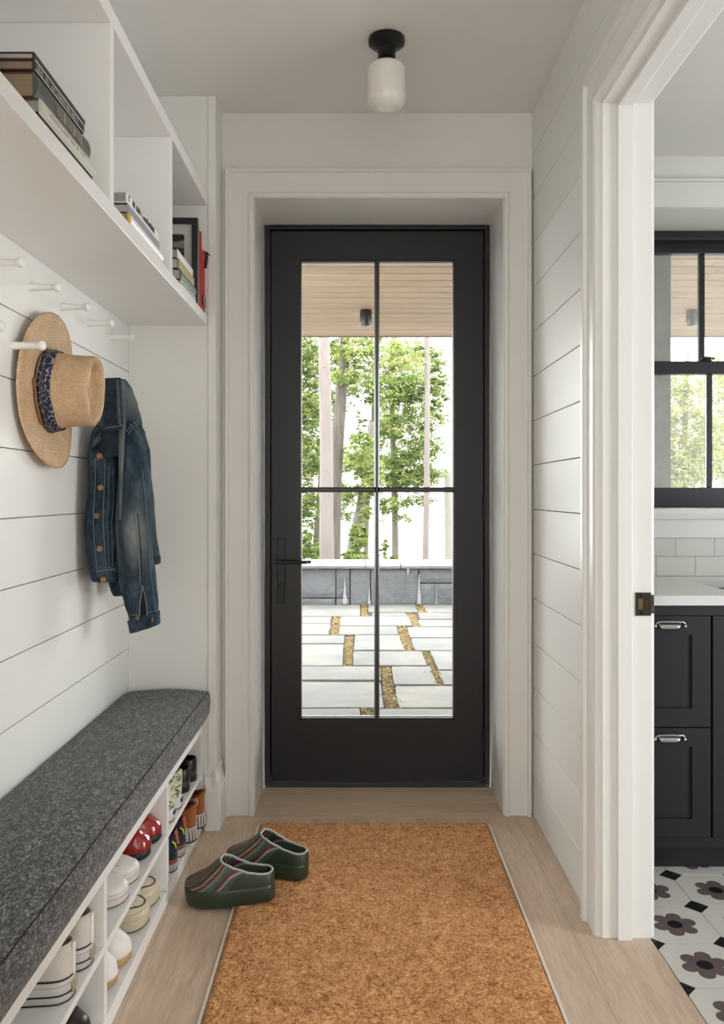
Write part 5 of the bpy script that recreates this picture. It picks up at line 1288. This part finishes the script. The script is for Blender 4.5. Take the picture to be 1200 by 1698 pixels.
shin = lambda n, c, r=.45, **k: M(n, c, r, **k)

# striped garden clogs on the floor
green_rub = shin('green_rubber', (.022, .036, .022), .42, bump=(60, .1, .001)); clog_in = shin('clog_lining', (.035, .033, .018), .8); clog_rim = shin('clog_rim', (.36, .40, .36), .4)
def stripe_mat():
    m, nt, b = newmat('striped_clog'); b.inputs['Roughness'].default_value = .38
    at = node(nt, 'ShaderNodeAttribute', attribute_name='st'); s_ = node(nt, 'ShaderNodeSeparateXYZ'); lk(nt, at.outputs['Vector'], s_.inputs[0])
    # fold so both flanks read alike, then lean the bands along the length
    f1 = node(nt, 'ShaderNodeMath', operation='MULTIPLY_ADD', inp={1: .62, 2: 0}); lk(nt, s_.outputs[1], f1.inputs[0])
    f2 = node(nt, 'ShaderNodeMath', operation='PINGPONG', inp={1: .5}); lk(nt, s_.outputs[0], f2.inputs[0])
    sb_ = node(nt, 'ShaderNodeMath', operation='SUBTRACT'); lk(nt, f2.outputs[0], sb_.inputs[1]); lk(nt, f1.outputs[0], sb_.inputs[0])
    ad = node(nt, 'ShaderNodeMath', operation='MULTIPLY_ADD', inp={1: 1.15, 2: .56}); lk(nt, sb_.outputs[0], ad.inputs[0])
    r = node(nt, 'ShaderNodeValToRGB'); r.color_ramp.interpolation = 'CONSTANT'; e = r.color_ramp.elements
    cols = [(.128, .112, .105), (.150, .053, .068), (.090, .083, .075), (.300, .255, .240), (.083, .075, .068), (.450, .300, .120), (.105, .022, .030), (.150, .135, .128), (.090, .150, .053), (.083, .075, .075), (.270, .255, .225), (.075, .018, .030), (.060, .090, .053), (.390, .300, .135), (.105, .022, .030), (.150, .150, .143), (.105, .195, .068), (.053, .083, .053), (.090, .018, .042), (.240, .225, .210), (.053, .075, .050)]
    w_ = [.05, .035, .05, .02, .06, .03, .05, .03, .03, .05, .02, .05, .05, .03, .055, .04, .025, .07, .05, .03, .2]
    p = 0; e[0].position = 0; e[0].color = rgba(cols[0]); p = w_[0]
    e[1].position = p; e[1].color = rgba(cols[1]); p += w_[1]
    for c, q in zip(cols[2:], w_[2:]):
        x = e.new(min(.999, p)); x.color = rgba(c); p += q
    lk(nt, ad.outputs[0], r.inputs[0])
    n = node(nt, 'ShaderNodeTexNoise', inp={'Scale': 220, 'Detail': 2}); tcn = node(nt, 'ShaderNodeTexCoord'); lk(nt, tcn.outputs['Object'], n.inputs['Vector'])
    mr = node(nt, 'ShaderNodeMapRange', inp={1: .3, 2: .7, 3: .8, 4: 1.2}); lk(nt, n.outputs[0], mr.inputs[0])
    mx = node(nt, 'ShaderNodeMix', data_type='RGBA', blend_type='MULTIPLY'); mx.inputs[0].default_value = 1; lk(nt, r.outputs[0], mx.inputs[6]); lk(nt, mr.outputs[0], mx.inputs[7]); lk(nt, mx.outputs[2], b.inputs['Base Color'])
    return m
S = Shoe(.262, .050, .040, .008, rim=[(0, .034), (.05, .036), (.12, .040), (.22, .050), (.32, .068), (.40, .082), (.44, .086), (.50, .080), (.62, .064), (.75, .050), (.88, .043), (1, .040)], open_=(.43, .985), gap=52, curve=.008, ex=.72)
ck = shoe_root('garden_clog', S.L)
mk('upper', S.upper(), stripe_mat(), ck, solid=.004)
g = G(); R = [S.outline(.95, .0, 1), S.outline(1.0, .004, 1), S.outline(1.02, .02, 1), S.outline(1.03, .036, 1), S.outline(1.005, .045, 1), S.outline(.96, .047, 1)]
g.rings(R, cap=(True, False)); mk('sole_shell', g, green_rub, ck)
mk('footbed', S.slab(.034, .040, .90, .90), clog_in, ck)
mk('rim_trim', G().tube(S.rimline(), .0032, 8, closed=True), clog_rim, ck)
g = G()
for k in range(5): x_ = S.x(.80+.035*k); g.box(x_-.002, x_+.002, S.cy(.85)-.039, S.cy(.85)+.039, -.0005, .006)
# heel cup seen outside
R = []
for t in [x for x in TS if x >= .52]:
    R.append([S.up_pt(t, (PI/2-S.g(t))*k/6*.86*min(1, (t-.5)/.18), .0012) for k in range(7)])
g1 = G(); g1.rings(R, close=False, cap=(False, False)); R = []
for t in [x for x in TS if x >= .52]:
    R.append([S.up_pt(t, PI-(PI/2-S.g(t))*k/6*.86*min(1, (t-.5)/.18), .0012) for k in range(7)])
g1.rings(R, close=False, cap=(False, False)); mk('heel_cup', g1, green_rub, ck)
GCL = 'striped garden clogs on the floor'
ck.location = ((382-CX)*2.43/F-.0, 2.435, .0005); ck.rotation_euler = (0, 0, PI-.03)
dep(ck, label='striped green garden clog nearer the camera, toe on the bare oak boards', category='clog', group=GCL)
c2 = copy_tree(ck); c2.location = ((443-CX)*2.60/F, 2.590, .0005); c2.rotation_euler = (0, 0, PI-.20); c2.scale = (1, -1, 1)
dep(c2, label='striped green garden clog behind the other one, resting mostly on the coir mat', category='clog', group=GCL)
for o_ in (ck, c2): o_.location.z = .0195; o_.rotation_euler.y = 0
ck.location.z = .0150; ck.rotation_euler.y = .065

ZTp, ZBt = .2045, .0405
# red patent clogs
S = Shoe(.240, .047, .020, .008, rim=[(0, .038), (.06, .046), (.15, .056), (.3, .072), (.4, .082), (.5, .074), (.7, .055), (1, .045)], open_=(.46, .985), gap=52, ex=.62)
rc = shoe_root('clog', S.L); patent = shin('red_patent', (.36, .006, .008), .12, coat=.8, var=(.22, .003, .006), nscale=9)
mk('upper', S.upper(), patent, rc, solid=.003); mk('sole', S.slab(0, .021, .98, 1.0, .0), shin('black_sole', (.010, .010, .011), .5), rc); mk('footbed', S.slab(.018, .024, .9, .9), m_brown, rc)
GRC = 'red patent clogs on the upper shoe shelf'
place(rc, -.566, 2.280, ZTp, False, 'shiny red patent clog, nearer the camera of its pair, on the upper shoe shelf', 'clog', GRC, first=True)
place(rc, -.562, 2.386, ZTp, False, 'shiny red patent clog beside the divider, farther of its pair, upper shoe shelf', 'clog', GRC, mirror=True)
# white leather sneakers
S = Shoe(.246, .0485, .026, .008, rim=[(0, .022), (.05, .028), (.13, .034), (.24, .042), (.36, .058), (.46, .072), (.6, .066), (.8, .062), (1, .060)], open_=(.46, .985), gap=46, ex=.75)
ws = shoe_root('sneaker', S.L); lea = shin('white_leather', (.68, .64, .60), .4, bump=(40, .2, .001)); mids = shin('sneaker_sole_white', (.60, .55, .51), .55, bump=(60, .3, .001)); lin = shin('sneaker_lining', (.4, .38, .35), .9)
mk('upper', S.upper(), lea, ws, solid=.003); mk('sole', S.slab(0, .030, .99, 1.01, .006), mids, ws); mk('footbed', S.slab(.024, .030, .9, .9), lin, ws)
mk('sole_groove', S.band(.019, .0010, 1.012), shin('groove_grey', (.35, .31, .29), .7), ws)
mk('outsole_edge', S.band(.002, .0016, .985), shin('outsole_dark', (.10, .09, .08), .8), ws)
for t in (.34, .385, .43):
    g = G(); g.tube([S.up_pt(t, PI/2+a, .003) for a in [-.55+.11*i for i in range(11)]], .0022, 6); mk('lace', g, shin('lace_white_%d' % int(t*100), (.70, .66, .62), .8), ws)
g = G(); g.tube([S.up_pt(.16+.30*k/8+.02*math.sin(PI*k/8), PI*.27-.0*k, .0008) for k in range(9)], .0010, 5); mk('side_seam', g, shin('seam_grey', (.40, .37, .34), .8), ws)
GWS = 'white leather sneakers on the upper shoe shelf'
place(ws, -.560, 2.030, ZTp, False, 'white leather lace-up sneaker beside the near divider, toe out, upper shoe shelf', 'sneaker', GWS, first=True)
place(ws, -.562, 2.140, ZTp, False, 'white leather lace-up sneaker next to the red clogs, toe out, upper shelf', 'sneaker', GWS, mirror=True)
# cream canvas shoes with thick sole and a dark piped line
S = Shoe(.247, .050, .040, .012, rim=[(0, .014), (.05, .020), (.13, .028), (.24, .036), (.38, .048), (.5, .056), (.7, .052), (1, .052)], open_=(.5, .985), gap=48, ex=.72)
cc = shoe_root('canvas_shoe', S.L); canvas = shin('cream_canvas', (.66, .58, .45), .85, var=(.60, .52, .39), nscale=60, bump=(300, .5, .001)); crub = shin('cream_rubber', (.62, .56, .42), .5, var=(.55, .48, .33), nscale=14)
mk('upper', S.upper(), canvas, cc, solid=.003); mk('sole', S.slab(0, .046, .98, 1.02, .012), crub, cc); mk('footbed', S.slab(.04, .045, .9, .9), lin, cc)
mk('piping', G().tube([S.up_pt(t, PI*.24, .0006) for t in TS[::-1] if .24 <= t <= .47]+[S.up_pt(.045+.17*(1-math.sin(PI*k/16)), PI*(.5-.26*math.cos(PI*k/16)), .0006) for k in range(17)]+[S.up_pt(t, PI*.76, .0006) for t in TS if .24 <= t <= .47], .0017, 6), shin('dark_piping', (.045, .012, .016), .6), cc); mk('toe_bumper', S.band(.030, .0012, 1.028), shin('bumper_line', (.50, .43, .30), .6), cc)
mk('outsole_edge', S.band(.001, .0016, .985), shin('outsole_brown', (.07, .06, .05), .8), cc)
g = G()
for t in (.30, .35, .40): mk('lace', G().tube([S.up_pt(t, PI/2+a, .003) for a in [-.5+.1*i for i in range(11)]], .0018, 6), shin('lace_cream_%d' % int(t*100), (.70, .66, .58), .8), cc)
GCC = 'cream canvas shoes on the lower shoe shelf'
place(cc, -.560, 2.235, ZBt, False, 'cream thick-soled canvas shoe with dark piping, nearer of its pair, lower shelf', 'shoe', GCC, first=True)
place(cc, -.562, 2.355, ZBt, False, 'cream thick-soled canvas shoe with dark piping beside the divider, lower shelf', 'shoe', GCC, mirror=True)
# white slip-ons with a tan sole
S = Shoe(.245, .0465, .018, .010, rim=[(0, .040), (.05, .050), (.13, .060), (.24, .068), (.38, .076), (.46, .078), (.6, .066), (.8, .058), (1, .054)], open_=(.48, .985), gap=50, ex=.68)
sl = shoe_root('slip_on', S.L); mk('upper', S.upper(), shin('white_slipper_leather', (.74, .72, .70), .5, bump=(30, .15, .001)), sl, solid=.003)
mk('sole', S.slab(0, .019, .98, 1.0, .004), shin('tan_sole', (.42, .28, .13), .6, var=(.34, .22, .10), nscale=40), sl); mk('footbed', S.slab(.016, .022, .9, .9), lin, sl)
mk('stitching', S.band(.021, .0010, .985), shin('stitch_tan', (.6, .5, .38), .8), sl)
GSL = 'white slip-on shoes on the lower shoe shelf'
place(sl, -.565, 1.960, ZBt, False, 'white slip-on shoe with tan sole beside the near divider, lower shelf', 'shoe', GSL, first=True)
place(sl, -.560, 2.062, ZBt, False, 'white slip-on shoe with tan sole next to the cream canvas shoes, lower shelf', 'shoe', GSL, mirror=True)
# white canvas platform sneakers, heel out, in the nearest cubby
S = Shoe(.246, .050, .042, .008, rim=[(0, .016), (.06, .022), (.2, .036), (.36, .052), (.5, .064), (.7, .064), (.9, .066), (1, .066)], open_=(.44, .985), gap=42, ex=.8)
pw = shoe_root('platform_sneaker', S.L); wc = shin('white_canvas', (.62, .585, .53), .85, var=(.56, .52, .46), nscale=40, bump=(300, .4, .001)); prub = shin('platform_rubber', (.58, .56, .55), .5, var=(.50, .48, .47), nscale=20)
blk_line = shin('black_foxing_line', (.008, .008, .008), .5)
mk('upper', S.upper(), wc, pw, solid=.0035); mk('sole', S.slab(0, .046, .98, 1.01, .006), prub, pw); mk('footbed', S.slab(.04, .046, .9, .9), lin, pw)
mk('foxing_line', S.band(.0455, .0021, 1.0), blk_line, pw); mk('foxing_line', S.band(.017, .0017, 1.018), blk_line, pw); mk('outsole_edge', S.band(.001, .0018, .985), blk_line, pw)
mk('sole_groove', S.band(.034, .0008, 1.018), shin('platform_groove', (.38, .36, .35), .7), pw)
mk('rim_trim', G().tube(S.rimline(), .0028, 6, closed=True), wc, pw)
g = G(); R = []
for k in range(9):
    z_ = k/8; R.append([(S.up_pt(1.0, PI/2*.99, 0)[0]-.0035+(-.004 if False else 0)+.003*abs(w_), S.cy(1)+w_*.0085, .044+z_*.064) for w_ in (-1, -.5, 0, .5, 1)])
g.rings(R, close=False, cap=(False, False)); mk('heel_strip', g, shin('heel_tape', (.74, .71, .66), .7), pw, solid=.003)
g = G(); xh = -S.L/2*1.006-.001; g.box(xh-.001, xh+.004, S.cy(1)-.013, S.cy(1)+.013, .012, .034); mk('heel_patch', g, shin('gold_heel_patch', (.28, .20, .10), .45, var=(.5, .42, .36), nscale=90), pw, bev=.001)
mk('side_seam', G().tube([S.up_pt(.74+.01*math.sin(k*.5), PI*(.0+.045*k), .001) for k in range(10)], .0009, 5), shin('seam_canvas', (.45, .42, .37), .8), pw)
GPW = 'white platform sneakers in the nearest shoe cubby'
place(pw, -.562, 1.652, ZTp, True, 'white canvas platform sneaker with black sole lines, nearest the camera, heel out', 'sneaker', GPW, first=True)
place(pw, -.562, 1.765, ZTp, True, 'white canvas platform sneaker with black sole lines beside the divider, heel out', 'sneaker', GPW, mirror=True)
# dark leather shoes in the nearest lower cubby
S = Shoe(.246, .047, .022, .006, rim=[(0, .030), (.06, .040), (.15, .048), (.3, .056), (.42, .070), (.5, .076), (.8, .066), (1, .062)], open_=(.47, .985), gap=48, ex=.66)
dk = shoe_root('leather_shoe', S.L); mk('upper', S.upper(), shin('dark_brown_leather', (.018, .013, .012), .3, bump=(90, .15, .001)), dk, solid=.003); mk('sole', S.slab(0, .023, .98, 1.0), shin('dark_leather_sole', (.012, .010, .010), .6), dk)
mk('footbed', S.slab(.019, .025, .9, .9), m_brown, dk); mk('welt', S.band(.022, .0016, 1.0), shin('welt_brown', (.05, .035, .028), .6), dk)
GDK = 'dark leather shoes in the nearest lower cubby'
place(dk, -.562, 1.752, ZBt, False, 'dark brown leather shoe with rounded toe at the bottom left corner', 'shoe', GDK, first=True)
place(dk, -.566, 1.645, ZBt, False, 'dark brown leather shoe farther left, mostly out of view at the bottom edge', 'shoe', GDK, mirror=True)
# floral slip-ons, heel out
def floral():
    m, nt, b = newmat('botanical_print_canvas'); b.inputs['Roughness'].default_value = .8
    tcn = node(nt, 'ShaderNodeTexCoord'); v = node(nt, 'ShaderNodeTexVoronoi', inp={'Scale': 42, 'Randomness': 1}); n = node(nt, 'ShaderNodeTexNoise', inp={'Scale': 55, 'Detail': 3, 'Distortion': 1.5})
    lk(nt, tcn.outputs['Object'], v.inputs['Vector']); lk(nt, tcn.outputs['Object'], n.inputs['Vector'])
    r = node(nt, 'ShaderNodeValToRGB'); r.color_ramp.interpolation = 'CONSTANT'; e = r.color_ramp.elements; e[0].color = (.60, .58, .50, 1); e[0].position = 0; e[1].position = .60; e[1].color = (.035, .09, .03, 1)
    for p, c in ((.52, (.34, .40, .16)), (.565, (.10, .18, .06)), (.66, (.26, .24, .34)), (.69, (.60, .58, .50))): x = e.new(p); x.color = rgba(c)
    lk(nt, n.outputs[0], r.inputs[0]); lk(nt, r.outputs[0], b.inputs['Base Color']); return m
S = Shoe(.246, .0475, .034, .006, rim=[(0, .016), (.06, .024), (.2, .038), (.36, .052), (.5, .062), (.7, .062), (.88, .074), (1, .086)], open_=(.42, .985), gap=44, ex=.8)
fs_ = shoe_root('floral_slip_on', S.L); cr_tape = shin('cream_binding', (.55, .48, .33), .8)
mk('upper', S.upper(), floral(), fs_, solid=.003); mk('sole', S.slab(0, .037, .98, 1.01, .008), shin('floral_sole_white', (.62, .59, .56), .5), fs_); mk('footbed', S.slab(.032, .038, .9, .9), lin, fs_)
mk('rim_trim', G().tube(S.rimline(), .0028, 6, closed=True), cr_tape, fs_); mk('outsole_edge', S.band(.001, .0018, .985), blk_line, fs_)
g = G(); xh = -S.L/2*1.0; g.tube([(xh+.012-.012*math.sin(PI/2*min(1, k/4)), S.cy(1), .034+.0105*k) for k in range(9)], .0028, 6); mk('heel_tape', g, cr_tape, fs_)
g = G(); g.box(xh-.0035, xh+.003, S.cy(1)-.010, S.cy(1)+.010, .018, .030); mk('heel_label', g, shin('navy_label', (.03, .035, .08), .5), fs_, bev=.001)
GFS = 'botanical print slip-ons on the upper shoe shelf'
place(fs_, -.560, 2.540, ZTp, True, 'white slip-on with green botanical print beside the divider, heel out', 'shoe', GFS, first=True)
place(fs_, -.560, 2.645, ZTp, True, 'white slip-on with green botanical print next to the black clogs, heel out', 'shoe', GFS, mirror=True)
# black clogs, heel out
S = Shoe(.244, .047, .032, .006, rim=[(0, .040), (.06, .050), (.2, .062), (.36, .074), (.45, .078), (.6, .060), (.8, .046), (1, .046)], open_=(.44, .985), gap=46, ex=.62)
bk = shoe_root('clog', S.L); bl = shin('black_clog_leather', (.008, .008, .009), .28)
mk('upper', S.upper(), bl, bk, solid=.003); mk('sole', S.slab(0, .036, .98, 1.0, .0), shin('black_clog_sole', (.009, .009, .012), .5), bk); mk('footbed', S.slab(.031, .037, .9, .9), shin('black_footbed', (.02, .02, .02), .7), bk)
mk('rim_trim', G().tube(S.rimline(), .0022, 6, closed=True), bl, bk)
GBK = 'black clogs on the upper shoe shelf'
place(bk, -.562, 2.790, ZTp, True, 'black leather clog next to the botanical print slip-ons, heel out', 'clog', GBK, first=True)
place(bk, -.560, 2.895, ZTp, True, 'black leather clog at the far end of the upper shoe shelf, heel out', 'clog', GBK, mirror=True)
# orange high tops with ribbed white soles, heel out
S = Shoe(.245, .050, .046, .006, rim=[(0, .014), (.06, .022), (.2, .034), (.36, .044), (.5, .052), (.7, .054), (.88, .066), (1, .078)], open_=(.40, .985), gap=40, ex=.8)
oh = shoe_root('ribbed_sneaker', S.L); osu = shin('orange_suede', (.36, .115, .022), .9, var=(.27, .08, .02), nscale=50, bump=(220, .5, .001), sheen=.2)
mk('upper', S.upper(), osu, oh, solid=.0035); g = G(); R = [S.outline(1.10, 0, 1), S.outline(1.12, .003, 1), S.outline(1.08, .022, 1), S.outline(1.02, .044, 1), S.outline(.97, .048, 1)]; g.rings(R); mk('sole', g, shin('ribbed_sole_white', (.60, .56, .52), .55), oh)
mk('outsole', S.slab(-.0, .006, 1.125, 1.135), blk_line, oh); mk('footbed', S.slab(.042, .048, .9, .9), lin, oh)
n_ = len(TS)
for t in [.10, .19, .28, .37, .46, .55, .64, .73, .81, .875, .925, .962, .988]:
    for sg in (1, -1):
        p0 = (S.x(t)*1.04, S.cy(t)+sg*S.W*wf(t)*1.125, .006); p1 = (S.x(t)*1.01, S.cy(t)+sg*S.W*wf(t)*1.03, .043)
        mk('sole_rib', G().tube([p0, ((p0[0]+p1[0])/2*1.004, (p0[1]+p1[1])/2+sg*.001, .025), p1], .0014, 5), blk_line, oh)
mk('collar_trim', G().tube(S.rimline(), .004, 6, closed=True), shin('maroon_collar', (.10, .02, .015), .8), oh)
xh = -S.L/2; g = G(); g.tube([(xh+.002, S.cy(1), .108), (xh-.004, S.cy(1), .122), (xh-.001, S.cy(1), .134), (xh+.006, S.cy(1), .130), (xh+.008, S.cy(1), .118)], .0035, 6); mk('pull_tab', g, shin('peach_pull_tab', (.58, .30, .16), .7), oh)
GOH = 'orange suede sneakers on the lower shoe shelf'
place(oh, -.543, 2.795, ZBt, True, 'orange suede sneaker with ribbed white sole, nearer of its pair, lower shelf', 'sneaker', GOH, first=True)
place(oh, -.536, 2.912, ZBt, True, 'orange suede sneaker with ribbed white sole at the far end, lower shelf', 'sneaker', GOH, mirror=True)
# navy and red runners, heel out
S = Shoe(.246, .0455, .034, .008, rim=[(0, .018), (.06, .026), (.2, .040), (.36, .056), (.5, .068), (.7, .062), (.88, .072), (1, .082)], open_=(.42, .985), gap=42, ex=.8)
nr = shoe_root('running_shoe', S.L); nav = shin('navy_mesh', (.016, .021, .035), .85, bump=(320, .5, .001)); rs = shin('brick_red_foam', (.26, .055, .04), .6); gs = shin('grey_foam', (.42, .38, .35), .6)
mk('upper', S.upper(), nav, nr, solid=.0035); mk('sole', S.slab(0, .024, .99, 1.03, .006), gs, nr); mk('red_midsole', S.slab(.0242, .037, 1.03, 1.0, .004), rs, nr); mk('outsole', S.band(.001, .002, .985), blk_line, nr); mk('footbed', S.slab(.03, .038, .9, .9), lin, nr)
mk('collar_trim', G().tube(S.rimline(), .0042, 6, closed=True), shin('dark_padding', (.012, .014, .02), .8), nr)
xh = -S.L/2
R = []
for k in range(6):
    z_ = .085+.036*k/5; R.append([(xh-.0045+.0045*w_*w_+.006*(k/5)**2, S.cy(1)+w_*.014, z_) for w_ in (-1, -.5, 0, .5, 1)])
g = G(); g.rings(R, close=False, cap=(False, False)); mk('heel_tab', g, shin('red_heel_tab', (.36, .06, .045), .7), nr, solid=.003)
g = G(); g.tube([(xh+.010, .0+S.cy(1)+.027, .095), (xh+.003, S.cy(1)+.020, .085), (xh+.0, S.cy(1)+.017, .070)], .0035, 6); mk('neon_loop', g, shin('neon_loop_yellow', (.45, .50, .06), .6), nr)
g = G(); g.tube([(xh+.010, .0+S.cy(1)-.027, .095), (xh+.003, S.cy(1)-.020, .085), (xh+.0, S.cy(1)-.017, .070)], .0035, 6); mk('neon_loop', g, shin('neon_loop_lime', (.45, .50, .06), .6), nr)
GNR = 'navy and red running shoes on the lower shoe shelf'
place(nr, -.558, 2.572, ZBt, True, 'navy running shoe with red midsole beside the divider, heel out, lower shelf', 'running shoe', GNR, first=True)
place(nr, -.556, 2.678, ZBt, True, 'navy running shoe with red midsole next to the orange sneakers, heel out', 'running shoe', GNR, mirror=True)
for o in list(COL.objects):
    if 'len_' in o.keys(): del o['len_']
